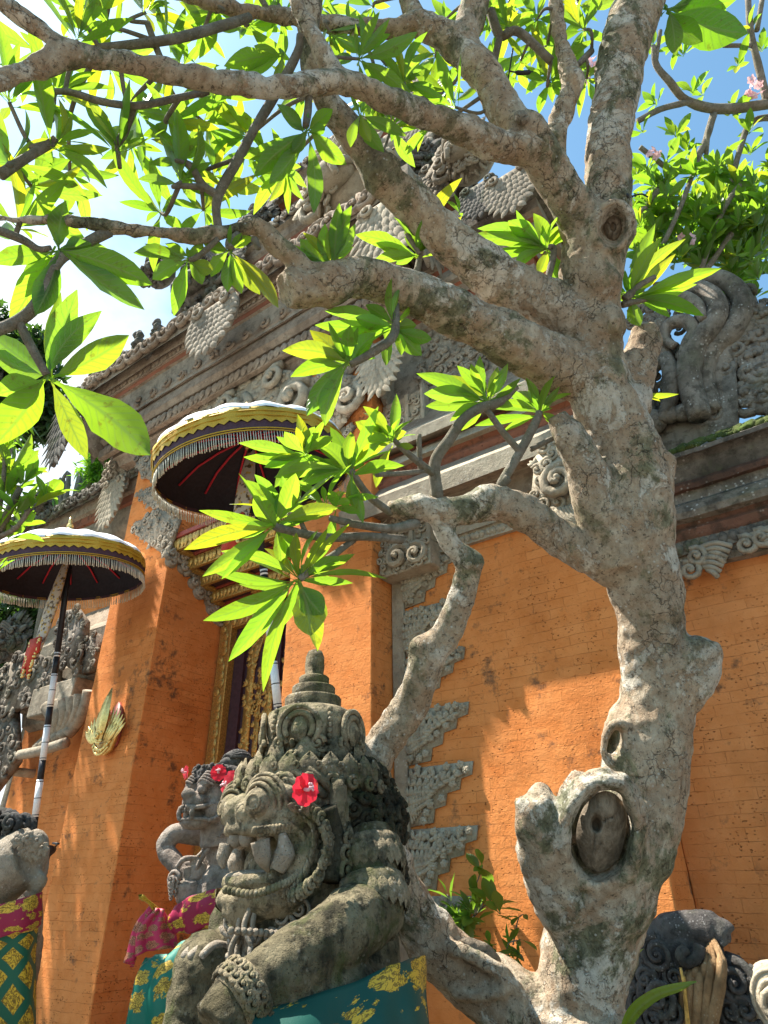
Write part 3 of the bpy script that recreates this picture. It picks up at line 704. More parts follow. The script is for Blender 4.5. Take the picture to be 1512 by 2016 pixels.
m = M(); ring(m, -3.45, -1.33, 5.0, 6.5, pr, .12, .006, True, False); m.build('cornice', [MT['stone_warm'], MT['brick_old'], MT['stone_pale']], fw)
z0 = PY(920, 1068, 4.95)[2]; m = M(); petal_row(m, -3.4, -1.33, 4.94, z0, .07, .055); curl_row(m, -2.9, -1.33, 4.915, z0+.10, .11, .13); m.build('cornice_carving', MT['stone_pale'], fw)
FU = [(575, 4.98, 0), (562, 4.93, 2), (545, 4.91, 1), (532, 4.90, 1), (528, 4.86, 0), (508, 4.85, 1), (500, 4.83, 2), (490, 4.76, 2), (478, 4.74, 2), (466, 4.78, 1), (455, 4.76, 0), (440, 4.70, 0), (420, 4.70, 3), (404, 4.62, 3), (372, 4.60, 3), (350, 4.60, 3)]
pr = prof_px(1000, FU, 5.0); ztop = pr[-1][1]; pr += [(.2, ztop+.15, 3), (-.1, ztop+.25, 3)]
m = M(); rough_box(m, -3.45, -1.5, 4.98, 6.5, 5.9, pr[0][1]+.1, .2); relief(m, np.array([-3.0, 4.98, 6.0]), XA, ZA, -YA, [(0, 0), (1.5, 0), (1.5, pr[0][1]-6.05), (0, pr[0][1]-6.05)], .13, .012, 0, 'clf', False); m.build('wall', MT['stone'], fw)
m = M(); ring(m, -3.45, -1.55, 5.0, 6.8, pr, .12, .009, True, True); m.build('cornice', [MT['stone_warm'], MT['brick_old'], MT['stone'], MT['stone_dark']], fw)
put_fleuron(fw, (1004, 350), (1010, 425), 4.56, .6, 'stone', None, 5)
put_fleuron(fw, (945, 372), (955, 430), 4.56, .5, 'stone_dark', None, 5)
# pilaster carved with tendrils, on a stone corbel
m = M(); za = PY(860, 1060, 4.84)[2]; rough_box(m, -3.448, -2.90, 4.84, 4.998, za, za+1.9, .15, .005)
relief(m, np.array([-3.44, 4.84, za+.05]), XA, ZA, -YA, [(0, 0), (.30, 0), (.30, 1.75), (0, 1.75)], .085, .01, 0, 'lcl', False)
relief(m, np.array([-3.08, 4.84, za+.05]), XA, ZA, -YA, [(0, 0), (.13, 0), (.13, 1.75), (0, 1.75)], .08, .01, 0, 'lcl', False)
rough_box(m, -3.13, -3.08, 4.81, 4.84, za, za+1.9, .2, .003); rough_box(m, -2.92, -2.87, 4.80, 4.999, za, za+1.95, .2, .003)
rough_box(m, -3.448, -2.86, 4.76, 4.998, za-.28, za-.002, .15, .006)
curl(m, np.array([-3.2, 4.76, za-.13]), XA, ZA, -YA, .14, 0, 1.5, .3); curl(m, np.array([-3.0, 4.76, za-.15]), XA, ZA, -YA, .12, 2, 1.5, .3, -1)
relief(m, np.array([-3.44, 4.76, za-.26]), XA, ZA, -YA, [(0, 0), (.56, 0), (.56, .24), (0, .24)], .08, .01, 0, 'lc', False)
m.build('carved_pilaster', MT['stone_pale'], fw)
# the seven stepped reliefs and their border strip
zt7 = [4.44, 3.955, 3.48, 3.005, 2.53, 2.06, 1.59]
m = M(); rough_box(m, -3.445, -3.31, 4.965, 4.998, 1.05, 4.42, .12, .003, 0, .004); m.build('relief_border', MT['stone_pale'], fw)
for z in zt7:
    m = M(); poly = [(0, 0), (.62, 0), (.60, -.10), (.50, -.12), (.48, -.20), (.36, -.22), (.34, -.31), (.24, -.33), (.22, -.43), (0, -.45)]
    O = np.array([-3.305, 4.998, z]); slab(m, O, XA, ZA, -YA, poly, .016)
    for k in range(7):      # stalks with paired leaves fanning from the corner
        e = O+np.array([.06+.075*k, 0, -.05-.012*k]) if k < 6 else O+np.array([.5, 0, -.08])
        b_ = O+np.array([.03+.02*k, 0, -.43+.02*k]); P = spline([b_-YA*.025, (b_+e)/2+np.array([-.03-.012*k, -.045, .0]), e-YA*.035], 8)
        tube(m, P, .011, 5)
        for q in range(3, len(P)-1, 3):
            for s in (-1, 1): petal(m, P[q], XA, ZA, -YA, -.35-.09*k+s*.8, .075, .036, .035, s*.3)
    pts = []
    for k in range(500):
        p = (random.uniform(.02, .60), random.uniform(-.42, -.01))
        if not inpoly((p[0]+.02, p[1]-.02), poly) or p[0] < .10+.9*(-.05-p[1])*.2 and random.random() < .7: continue
        if any((p[0]-q[0])**2+(p[1]-q[1])**2 < .062**2 for q in pts): continue
        pts.append(p); q = O+XA*p[0]+ZA*p[1]-YA*.03
        a0 = random.random()*6
        for k2 in range(5): petal(m, q, XA, ZA, -YA, a0+k2*1.257, .040, .034, .035, .05)
        ell(m, q-YA*.022, (.012, .012, .012), None, 6, 5)
    m.build('floral_relief', MT['stone_pale'], fw)
# scroll carving under the cornice
m = M(); O = np.array(PY(1100, 960, 4.66))
relief(m, O, XA, ZA, -YA, pxpoly([(1058, 905), (1078, 878), (1120, 862), (1190, 900), (1200, 1050), (1150, 1045), (1100, 1020), (1066, 1000), (1050, 985)], 4.66, O), .11, .05, 0, 'clc')
curl(m, np.array(PY(1105, 950, 4.58)), XA, ZA, -YA, .17, .6, 1.7, .3)
for k in range(9): tube(m, spline([PY(1080+k*7, 1008-k*2, 4.57), PY(1100+k*6, 1032-k*3, 4.55), PY(1128+k*4, 1042-k*5, 4.57)]), .018, 5)
m.build('scroll_carving', MT['stone_pale'], fw)
# ------------------------------------------------------------------ lower wall further right
rw = thing('garden_wall', 'lower weathered brick wall with mossy coping and carved crest, right of the trunk', 'wall', (0.2, 5.47, 0))
m = M(); rough_box(m, -1.328, 3.2, 5.47, 6.1, 0, 4.2, .12, .006, 0, .009); m.build('wall', MT['brick_stain'], rw)
RW = [(1112, 5.47, 2), (1104, 5.40, 2), (1078, 5.39, 2), (1075, 5.36, 2), (1047, 5.35, 1), (1040, 5.33, 1), (1026, 5.30, 1), (1020, 5.33, 1), (1011, 5.31, 2), (1000, 5.22, 2), (986, 5.20, 2), (971, 5.24, 0), (968, 5.28, 2), (948, 5.27, 1), (942, 5.22, 1), (930, 5.20, 1), (925, 5.22, 0), (898, 5.16, 0), (876, 5.13, 3), (871, 5.04, 3), (862, 5.03, 3)]
pr = prof_px(1420, RW, 5.47); zc = pr[-1][1]; pr += [(.30, zc+.1, 3), (.10, zc+.22, 3), (-.1, zc+.26, 3)]
m = M(); ring(m, -1.30, 3.2, 5.47, 6.3, pr, .1, .012, True, True); m.build('cornice', [MT['stone_dark'], MT['brick_dark'], MT['crest'], MT['stone_dark']], rw)
z0 = PY(1420, 1075, 5.36)[2]; m = M(); petal_row(m, -1.3, 1.2, 5.35, z0+.01, .10, .07); m.build('cornice_carving', MT['stone_dark'], rw)
m = M()
for (x, y) in ((1372, 1098), (1470, 1075), (1500, 1062), (1360, 1125)):
    O = np.array(PY(x, y, 5.34)); curl(m, O, XA, ZA, -YA, .085, 2., 1.6, .34, -1)
    for k in range(4): tube(m, spline([O+np.array([.03+.03*k, 0, .075-.03*k]), O+np.array([.16, -.03, .07-.045*k]), O+np.array([.27-.03*k, 0, .02-.04*k])]), .022, 6)
m.build('scroll_bracket', MT['stone'], rw)
m = M()
for k in range(1500):
    x = random.uniform(-1.3, 1.2); y = random.uniform(5.05, 5.6); z = np.interp(y, [5.03, 5.17, 5.37, 5.57], [zc, zc+.1, zc+.22, zc+.26])
    s = random.uniform(.015, .05)*(1.4 if mnoise.noise(Vector((x*2, y*3, 0))) > 0 else .7); ell(m, (x, y, z), (s, s, s*random.uniform(.4, .9)), None, 5, 4)
mo = m.build('moss', MT['mossbed'], rw); mo['kind'] = 'stuff'
m = M(); CY = 5.62
def ptube(pts, r, Y=CY, k=8, flat=1.0):
    P = spline([PY(x, y, Y) for x, y in pts], 6); n = len(P)
    rr = np.interp(np.linspace(0, 1, n), np.linspace(0, 1, len(r)), r) if isinstance(r, (list, tuple)) else r
    tube(m, P, rr, k, 0, True, None, flat)
ptube([(1378, 822), (1356, 745), (1366, 685), (1396, 648), (1412, 612), (1396, 578), (1352, 566), (1312, 580)], [.10, .12, .11, .1, .09, .05], CY-.12)
ptube([(1402, 812), (1386, 745), (1400, 692), (1440, 652), (1462, 602), (1442, 562), (1402, 546), (1370, 556)], [.09, .11, .12, .1, .09, .05], CY)
ptube([(1428, 800), (1416, 742), (1442, 690), (1472, 642), (1470, 592), (1448, 560)], [.09, .12, .12, .09, .06], CY+.1)
ptube([(1340, 745), (1350, 682), (1366, 652), (1350, 632), (1316, 640), (1308, 668), (1330, 682)], [.05, .06, .07, .06, .04], CY-.16)
ptube([(1280, 840), (1268, 772), (1284, 722), (1312, 702), (1292, 652), (1258, 640)], [.09, .09, .08, .06, .04], CY-.06)
ptube([(1310, 700), (1322, 740), (1318, 790), (1300, 830)], [.06, .09, .08, .05], CY-.12)
ptube([(1300, 600), (1340, 585), (1370, 600), (1385, 630)], [.05, .07, .07, .04], CY-.2)
ptube([(1240, 620), (1280, 590), (1340, 555), (1400, 540)], [.06, .09, .08, .05], CY+.15)
for x, y, s in ((1285, 832, .13), (1318, 815, .1), (1262, 800, .13), (1345, 812, .09), (1240, 760, .12), (1300, 640, .08), (1344, 700, .07)): ell(m, PY(x, y, CY-.08), (s, s*.9, s))
for k in range(90):
    t = random.random(); x = random.choice((random.uniform(1240, 1340), random.uniform(1340, 1470))); y = random.uniform(575, 830)
    if x > 1420 and y > 740: continue
    curl(m, np.array(PY(x, y, CY+.05)), XA, ZA, -YA, random.uniform(.05, .1), random.random()*6, 1.4, .4, random.choice((-1, 1)))
for k in range(70):
    x = random.uniform(1465, 1560); y = random.uniform(600, 800)
    curl(m, np.array(PY(x, y, CY+.1)), XA, ZA, -YA, random.uniform(.07, .13), random.random()*6, 1.4, .42, random.choice((-1, 1)))
for k in range(30): ell(m, PY(random.uniform(1470, 1560), random.uniform(640, 790), CY+.25), [random.uniform(.1, .18)]*3)
slab(m, np.array([-1.2, 5.75, zc+.1]), XA, ZA, -YA, [(0, 0), (.9, 0), (1.1, .55), (1.18, .95), (.95, 1.15), (.5, 1.0), (.1, .9)], .12)
m.build('scroll_crest', MT['crest'], rw)
# small carved finial far behind
fz = thing('roof_finial', 'slim stone finial with stacked rings on a far roof, seen between the limbs', 'finial', tuple(PY(1122, 420, 9.0)))
b = PY(1122, 440, 9.0); t_ = PY(1122, 285, 9.0); H = t_[2]-b[2]
m = M(); lathe(m, [(r*.9, z*H+b[2]-1) for r, z in ((.22, -.3), (.2, .2), (.24, .22), (.16, .3), (.22, .34), (.22, .4), (.14, .43), (.2, .5), (.2, .58), (.12, .6), (.17, .66), (.17, .74), (.1, .77), (.14, .84), (.14, .9), (.08, .94), (.09, .98), (.03, 1.3))], 12, None, (b[0], b[1], 0)); m.build('shaft', MT['stone_dark'], fz)

# ------------------------------------------------------------------ wall flanking the gate on the left
lf = thing('flanking_wall', 'orange brick wall with carved grey cornice left of the gate, behind the left umbrella', 'wall', (-9.4, 5.3, 0))
m = M(); rough_box(m, -10.6, -7.88, 5.3, 6.6, 0, 7.2, .12, .007, 0, .02); m.build('wall', MT['brick'], lf)
LU = [(1110, 5.28, 0), (1085, 5.2, 2), (1070, 5.12, 2), (1062, 5.10, 2), (1032, 5.08, 1), (1026, 5.03, 1), (1012, 5.01, 0), (1004, 4.96, 0), (986, 4.94, 3), (982, 4.86, 3), (958, 4.84, 3)]
pr = prof_px(180, LU, 5.3); zl = pr[-1][1]; pr += [(.3, zl+.14, 3), (0, zl+.24, 3)]
m = M(); ring(m, -10.9, -7.95, 5.3, 6.9, pr, .12, .01, True, True); m.build('cornice', [MT['stone_warm'], MT['brick_old'], MT['stone'], MT['stone_dark']], lf)
m = M(); curl_row(m, -11.3, -7.95, 4.85, pr[9][1], zl-pr[9][1], .18); m.build('cornice_carving', MT['stone_dark'], lf)
put_fleuron(lf, (232, 948), (228, 1032), 4.80, .55, 'stone_pale', None, 5)
m = M(); O = np.array(PY(230, 920, 4.85))
relief(m, O, XA, ZA, -YA, pxpoly([(205, 960), (218, 915), (240, 888), (256, 900), (254, 960)], 4.85, O), .14, .06, 0, 'clc'); m.build('corner_carving', MT['stone'], lf)
LL = [(1412, 5.28, 2), (1398, 5.2, 2), (1370, 5.17, 2), (1362, 5.12, 2), (1345, 5.10, 0), (1330, 5.02, 2), (1300, 5.0, 2), (1292, 5.1, 0), (1268, 5.14, 2), (1262, 5.02, 2), (1240, 5.0, 2), (1232, 5.1, 0), (1205, 5.26, 0)]
pr = prof_px(180, LL, 5.3); m = M(); ring(m, -10.4, -7.95, 5.3, 6.2, pr, .12, .008, True, True); m.build('cornice', [MT['stone_warm'], MT['brick_old'], MT['stone']], lf)
m = M()
for poly, Y, s in (([(120, 1300), (130, 1225), (160, 1200), (178, 1225), (170, 1330)], 4.9, .14), ([(172, 1330), (180, 1265), (205, 1250), (200, 1320)], 4.95, .12), ([(0, 1330), (60, 1290), (125, 1300), (120, 1370), (40, 1400), (0, 1420)], 4.95, .17), ([(0, 1420), (40, 1400), (45, 1500), (0, 1560)], 5.0, .17)):
    O = np.array(PY(*poly[0], Y)); relief(m, O, XA, ZA, -YA, pxpoly(poly, Y, O), s, .12, 0, 'clc')
m.build('tower_carving', MT['crest'], lf)
m = M()
for k in range(6):
    tube(m, spline([PY(92+k*17, 1390-k*6, 4.80), PY(104+k*13, 1415-k*5, 4.84), PY(98+k*10, 1448-k*4, 4.95), PY(72+k*12, 1476-k*6, 4.92)]), [.09]*6+[.085]*6+[.08]*6+[.08], 8)
tube(m, spline([PY(40, 1486, 4.85), PY(80, 1478, 4.8), PY(130, 1462, 4.82)]), .07, 8)
rough_box(m, *sorted((PY(60, 1390, 4.8)[0], PY(150, 1340, 4.8)[0])), 4.78, 5.3, PY(110, 1400, 4.8)[2], PY(110, 1345, 4.8)[2], .15, .012)
m.build('scroll_bracket', MT['stone'], lf)
m = M(); p = PY(10, 1517, 4.9); tube(m, [p, p+np.array([.05, .6, 0])], .06, 14, 0, True); m.build('pipe', MT['stone_pale'], lf)
for k in range(5):
    kala_head(lf, PY((20, 60, 5, 100, 70)[k], (1270, 1020, 1060, 1000, 1040)[k], 5.6), .7, 'stone_dark')
# small roof ornaments on the far skyline
for x, y in ((306, 648), (268, 672)):
    o = thing('roof_ornament', 'dark carved ornament on the skyline left of the gate eave, %s' % ('the slim upper one' if x > 300 else 'the wide lower one'), 'ornament', tuple(PY(x, y, 8.0)))
    m = M(); c = np.array(PY(x, y, 8.0)); rough_box(m, c[0]-.2, c[0]+.2, c[1], c[1]+.3, c[2]-3.5, c[2]+.1, .12, .03)
    for k in range(8): ell(m, c+np.array([random.uniform(-.3, .3) if x < 300 else random.uniform(-.15, .15), 0, random.uniform(-.2, .35)]), [random.uniform(.07, .14)]*3, None, 6, 5)
    m.build('carving', MT['stone_dark'], o)

# ------------------------------------------------------------------ ceremonial umbrellas
def rot_to(A, spin=0.):
    A = UP(A); U = UP(np.cross([0, 1., 0], A)); W = np.cross(A, U); c, s = math.cos(spin), math.sin(spin)
    return np.stack([U*c+W*s, W*c-U*s, A], 1)
def umbrella(rim, polepx, label, pend):
    """rim = centre of the lower edge of the fringe; the pole leans to the left"""
    rim = np.asarray(rim, float); A = UP((-.04, -.21, 1)); n_ = UP(np.cross(rim-EYE, ray(*polepx))); AP = UP(A-n_*(n_@A)); A = UP(A*.6+AP*.4); Rm = rot_to(A); Rr = .85
    foot = rim-AP*(rim[2]/AP[2]); LP = lambda z: rim+AP*z
    t = thing('umbrella', label, 'umbrella', tuple(foot), 'ceremonial umbrellas beside the gate')
    L = lambda p: rim+np.asarray(p, float)@Rm.T
    K = 120
    def band(rz, mat, name, parent=None, zig=0., flat=False):
        m = M(); V = []
        for i, (r, z) in enumerate(rz):
            for j in range(K):
                a = 2*math.pi*j/K; q = r+.006*math.sin(a*24)+.004*math.sin(a*7+z*9)
                zz = z+(zig if (i == 0 and j % 2) else 0)
                V.append((q*math.cos(a), q*math.sin(a), zz))
        n = len(rz); F = [(i*K+j, i*K+(j+1) % K, (i+1)*K+(j+1) % K, (i+1)*K+j) for i in range(n-1) for j in range(K)]
        m.add(np.array(V)@Rm.T+rim, F); return m.build(name, mat, parent or t)
    m = M(); NR = 16; prof = [(.865, .35), (.862, .375), (.835, .405), (.76, .46), (.64, .52), (.50, .57), (.34, .61), (.17, .64), (.05, .655)]
    V = []
    for r, z in prof:
        for j in range(96):
            a = 2*math.pi*j/96; s = abs(math.sin(a*NR/2)); V.append((r*math.cos(a), r*math.sin(a), z-.022*(1-s)*(r/.86)+.008*math.sin(a*NR)))
    F = [(i*96+j, i*96+(j+1) % 96, (i+1)*96+(j+1) % 96, (i+1)*96+j) for i in range(len(prof)-1) for j in range(96)]+[tuple((len(prof)-1)*96+j for j in range(96))]
    m.add(np.array(V)@Rm.T+rim, F); m.build('canopy', MT['white_cloth'], t)
    lin = band([(.845, .14), (.842, .345), (.6, .47), (.35, .53), (.05, .56)], MT['black_cloth'], 'lining')
    band([(.874, .20), (.873, .25), (.871, .30), (.868, .345), (.85, .352)], MT['gold_cloth'], 'gold_band', None, .028)
    for z in (.25, .285, .32):
        pass
    band([(.866, .115), (.864, .22)], MT['plum_cloth'], 'dark_band')
    m = M()
    for zb, rr in ((.125, .872), (.145, .872), (.262, .877), (.305, .876)):
        P = np.array([L((rr*math.cos(a), rr*math.sin(a), zb)) for a in np.linspace(0, 2*np.pi, 97)]); tube(m, P, .006, 5, 0, False)
    m.build('braid', MT['gold_cloth'], t)
    m = M(); NF = 260
    for j in range(NF):
        a = 2*math.pi*j/NF+random.uniform(-.004, .004); r = .868; d = random.uniform(-.010, .012)
        b = L((r*math.cos(a), r*math.sin(a), .125)); e = L(((r+d)*math.cos(a), (r+d)*math.sin(a), random.uniform(-.004, .012)))
        tube(m, [b, b*.45+e*.55, e], [.0035, .0048, .0068], 4)
    m.build('fringe', MT['fringe'], t)
    for j in range(NR):
        a = 2*math.pi*(j+.5)/NR; m = M()
        tube(m, [L((r*math.cos(a), r*math.sin(a), z)) for r, z in ((.835, .33), (.6, .452), (.35, .512), (.06, .54))], .011, 5)
        m.build('rib', MT['red_line'], t)
    m = M(); lathe(m, [(.045, .42), (.06, .44), (.06, .50), (.04, .52), (.04, .57)], 16, Rm, rim); m.build('hub', MT['gold'], t)
    m = M(); lathe(m, [(.055, .645), (.06, .675), (.03, .695), (.055, .715), (.066, .74), (.05, .765), (.028, .775), (.042, .80), (.036, .825), (.018, .845), (.024, .865), (.006, .925)], 16, Rm, rim); m.build('finial', MT['gold_bright'], t)
    # the pole, wrapped in black and white bands
    top = .52; L0 = np.linalg.norm(rim-foot); m = M(); z = -L0; seg = []
    marks = [(-L0, 0), (-2.55, 1), (-2.25, 0), (-2.05, 1), (-1.72, 0), (-1.56, 1), (-1.24, 0), (-1.08, 1), (-.76, 0)]
    marks = [(-L0, 0)]; zz = -3.0; k = 1
    while zz < -.75: marks.append((zz, k)); zz += .36 if k else .19; k = 1-k
    marks.append((-.75, 0)); marks.append((top, 0))
    for (a, c), (b, _) in zip(marks[:-1], marks[1:]):
        tube(m, [LP(a), LP(b-.0005)], .033+.0006*c, 14, c)
        if c:
            for q in (a+.02, (a+b)/2, b-.02): lathe(m, [(.0345, q-.004), (.0352, q), (.0345, q+.004)], 14, rot_to(AP), rim, 0)
    m.build('pole', [MT['black_paint'], MT['white_paint']], t)
    # embroidered pendant hanging beside the pole
    pd = M(); n = 18; V = []; K2 = 12; h0 = L((.0, 0, .40))
    for i in range(n):
        s = i/(n-1); wd = .028+.065*math.sin(math.pi*min(1, s*.85+.05)); c = h0+np.array([pend[0]*s, pend[1]*s, -pend[2]*s])
        for j in range(K2):
            a = 2*math.pi*j/K2; V.append(c+np.array([math.cos(a)*wd*(1+.2*math.cos(3*a)), math.sin(a)*wd*.6, 0]))
    F = [(i*K2+j, i*K2+(j+1) % K2, (i+1)*K2+(j+1) % K2, (i+1)*K2+j) for i in range(n-1) for j in range(K2)]
    pd.add(V, F); po = pd.build('pendant', MT['cl_white_gold'], t)
    ft = M(); c = h0+np.array([pend[0], pend[1], -pend[2]])
    slab(ft, c+np.array([0, -.03, .06]), XA, ZA, -YA, [(-.10, .16), (.10, .16), (.13, -.02), (.06, -.04), (.04, -.30), (-.02, -.14), (-.11, -.22), (-.12, .02)], .03)
    fb = M()
    for k in range(46):
        s = random.random(); x = random.choice((-.10+.0*s, .10)); q = c+np.array([x*(1-.4*s)+random.uniform(-.02, .02), -.05, .2-.45*s]); ell(fb, q, [.016]*3, None, 6, 4)
    for vv in [fb]:
        off = ft.n; ft.add(np.concatenate(vv.v), vv.f, 1)
    ft.build('pendant_tip', [MT['red_cloth'], MT['gold_bright']], po)
    return t
def wg():
    t = NT('white gold brocade'); d = t.vor(22.); k = t.ramp(d, (.25, 1), (.4, 0))
    col = t.mix(k, (.50, .42, .34), (.52, .32, .06)); col = t.mix(t.ramp(t.noise(18, 3), (.55, 0), (.62, .9)), col, (.06, .03, .02))
    return t.done(t.bsdf(col, .6, t.bump(d, .3, .004)))
MT['cl_white_gold'] = wg()
umbrella(PY(503, 966, 3.44), (545, 1370), 'upper white topped fringed umbrella, half hidden by leaves before the gate door', (.0, -.05, .95))
umbrella(PY(130, 1160, 3.68), (65, 1640), 'lower white topped fringed umbrella at the left edge, with a red tipped pendant', (-.06, -.05, 1.25))

# ------------------------------------------------------------------ the frangipani tree
tree = thing('frangipani_tree', 'large gnarled frangipani tree with lichened bark and sunlit leaves in the foreground', 'tree', (-1.15, 2.62, 0))
LIMBS = []
def limb(m, pts, k=14, n=6, lump=.06):
    """pts = (x, y, radius in picture px, depth)"""
    P = np.array([PD(x, y, D) for x, y, r, D in pts]); rr = np.array([r*D/FOC*(.92 if k > 9 else 1.) for x, y, r, D in pts])
    S = spline(P, n); t = np.linspace(0, len(pts)-1, len(S)); q = np.interp(t, np.arange(len(pts)), rr)
    q = q*np.array([1+lump*mnoise.noise(Vector(p*7)) for p in S])
    tube(m, S, q, k); LIMBS.append((S, q)); return S
m = M()
gb = PD(1141, 1990, 2.43)
tube(m, spline([np.array([gb[0]-.05, gb[1]+.04, -.15]), np.array([gb[0]-.04, gb[1]+.03, .5]), gb], 6), [.30]*4+[.24]*4+[.19]*5, 16)
limb(m, [(1141, 2010, 92, 2.42), (1142, 1950, 90, 2.45), (1160, 1850, 97, 2.5), (1190, 1740, 108, 2.54), (1235, 1650, 96, 2.58), (1262, 1560, 90, 2.62), (1274, 1460, 90, 2.66), (1290, 1400, 80, 2.68), (1290, 1330, 72, 2.70), (1282, 1250, 68, 2.72), (1276, 1190, 72, 2.74), (1262, 1100, 77, 2.77), (1248, 1000, 80, 2.80), (1238, 900, 74, 2.85), (1195, 800, 70, 2.90), (1168, 700, 62, 2.94), (1163, 600, 64, 2.98), (1168, 500, 68, 3.0), (1190, 440, 58, 3.03), (1196, 390, 49, 3.06), (1197, 300, 46, 3.12), (1210, 200, 47, 3.2), (1227, 100, 53, 3.26), (1258, 0, 52, 3.34), (1275, -110, 50, 3.4), (1270, -260, 44, 3.5)], 18)
# stub, scars and knuckles of the lower trunk
limb(m, [(1140, 1800, 80, 2.5), (1085, 1710, 68, 2.48), (1064, 1640, 54, 2.46), (1056, 1590, 46, 2.47), (1056, 1566, 38, 2.48), (1048, 1556, 20, 2.48)])
limb(m, [(1300, 1330, 66, 2.7), (1355, 1300, 60, 2.66), (1385, 1275, 44, 2.64), (1392, 1256, 26, 2.64)])
limb(m, [(1300, 1380, 60, 2.68), (1360, 1340, 50, 2.64), (1392, 1290, 34, 2.63)])
# left inner limb and its stub
limb(m, [(1215, 1110, 60, 2.74), (1180, 1000, 52, 2.74), (1152, 920, 44, 2.75), (1115, 850, 35, 2.76), (1094, 815, 24, 2.77)])
limb(m, [(1225, 800, 60, 2.95), (1255, 720, 40, 3.0), (1268, 670, 36, 3.04), (1262, 640, 22, 3.05)])
limb(m, [(1240, 1010, 70, 2.78), (1290, 930, 44, 2.8), (1306, 890, 26, 2.8)])
limb(m, [(1262, 1090, 60, 2.74), (1258, 1050, 46, 2.70), (1254, 1020, 26, 2.69)])
# limb going up and left with the cut knuckle, and the limbs off it
limb(m, [(1168, 480, 56, 3.0), (1140, 425, 50, 2.98), (1090, 350, 42, 2.92), (1045, 270, 44, 2.86), (1024, 236, 30, 2.84), (1020, 222, 22, 2.83)])
limb(m, [(1050, 290, 38, 2.86), (985, 288, 33, 2.8), (900, 250, 30, 2.7), (800, 212, 28, 2.58), (700, 168, 27, 2.45), (640, 162, 26, 2.38), (520, 172, 24, 2.26), (400, 155, 24, 2.14), (260, 125, 24, 2.02), (140, 108, 24, 1.92), (60, 140, 22, 1.86), (-30, 172, 20, 1.8), (-160, 200, 18, 1.7)])
limb(m, [(150, 112, 22, 1.92), (100, 70, 17, 1.9), (40, 30, 16, 1.87), (-40, -20, 15, 1.83)], 10)
limb(m, [(1040, 262, 40, 2.88), (1000, 225, 38, 2.9), (955, 150, 36, 2.95), (905, 92, 36, 3.0), (830, 52, 27, 3.0), (770, 58, 20, 2.98), (690, 52, 17, 2.9), (560, 30, 17, 2.8), (480, 22, 17, 2.72), (350, -12, 15, 2.6), (200, -60, 13, 2.5)], 12)
limb(m, [(905, 92, 34, 3.0), (932, 20, 31, 3.06), (948, -60, 28, 3.12), (960, -180, 24, 3.2)], 12)
limb(m, [(835, 55, 24, 3.0), (806, 10, 19, 3.05), (790, -50, 17, 3.1)], 10)
limb(m, [(1098, 330, 26, 3.1), (1094, 280, 24, 3.12), (1108, 215, 25, 3.15), (1126, 158, 23, 3.18), (1104, 80, 17, 3.22), (1096, 20, 16, 3.26), (1090, -60, 14, 3.3)], 10)
limb(m, [(1120, 165, 16, 3.18), (1132, 130, 9, 3.18), (1134, 112, 4, 3.18)], 8)
# limb B2 and B1
limb(m, [(1165, 660, 58, 2.95), (1100, 612, 54, 2.95), (1000, 560, 52, 2.92), (905, 490, 48, 2.88), (830, 420, 44, 2.84), (755, 348, 39, 2.78), (688, 258, 33, 2.72), (640, 192, 29, 2.66), (618, 120, 25, 2.64), (608, 60, 22, 2.62), (616, 0, 21, 2.6), (620, -80, 18, 2.6)], 14)
limb(m, [(690, 165, 22, 2.44), (650, 130, 22, 2.45), (615, 70, 20, 2.47), (585, 10, 18, 2.5), (560, -60, 16, 2.52)], 10)
limb(m, [(1168, 745, 62, 2.92), (1080, 712, 58, 2.88), (1000, 668, 54, 2.82), (900, 618, 49, 2.74), (800, 572, 47, 2.66), (720, 548, 43, 2.58), (650, 556, 45, 2.52), (590, 566, 44, 2.46), (560, 570, 41, 2.43)], 14)
limb(m, [(615, 560, 30, 2.47), (585, 515, 26, 2.45), (540, 478, 21, 2.42), (495, 446, 19, 2.38), (400, 465, 17, 2.3), (320, 458, 16, 2.24), (220, 446, 15, 2.16), (120, 435, 13, 2.1), (0, 430, 11, 2.02), (-120, 425, 10, 1.95)], 10)
# mid left limb with the cut end and the long limb that drops behind the statue
limb(m, [(1230, 1110, 62, 2.76), (1165, 1095, 44, 2.74), (1100, 1060, 41, 2.72), (1045, 1018, 40, 2.70), (985, 992, 37, 2.68), (960, 990, 40, 2.66), (900, 1006, 30, 2.64), (830, 1000, 31, 2.62), (790, 1000, 24, 2.6), (762, 1000, 18, 2.59)], 12)
limb(m, [(860, 1020, 22, 2.63), (888, 1072, 23, 2.63), (922, 1112, 28, 2.63), (908, 1180, 28, 2.62), (882, 1245, 30, 2.62), (842, 1290, 37, 2.62), (818, 1370, 37, 2.62), (775, 1440, 37, 2.62), (735, 1500, 38, 2.62), (742, 1580, 38, 2.62), (760, 1670, 42, 2.62), (795, 1760, 46, 2.60), (850, 1850, 58, 2.57), (920, 1915, 64, 2.54), (1010, 1975, 72, 2.48), (1110, 2030, 86, 2.44)], 14)
# knuckles
for x, y, r, D in ((1205, 450, 46, 2.95), (925, 1108, 27, 2.62), (838, 1278, 33, 2.62), (735, 1490, 42, 2.6), (1040, 262, 40, 2.85), (960, 985, 36, 2.65), (752, 345, 42, 2.76),  (650, 560, 48, 2.5), (1185, 560, 40, 2.9), (1190, 640, 42, 2.88), (1128, 160, 24, 3.16)):
    ell(m, PD(x, y, D), [r*D/FOC]*3)
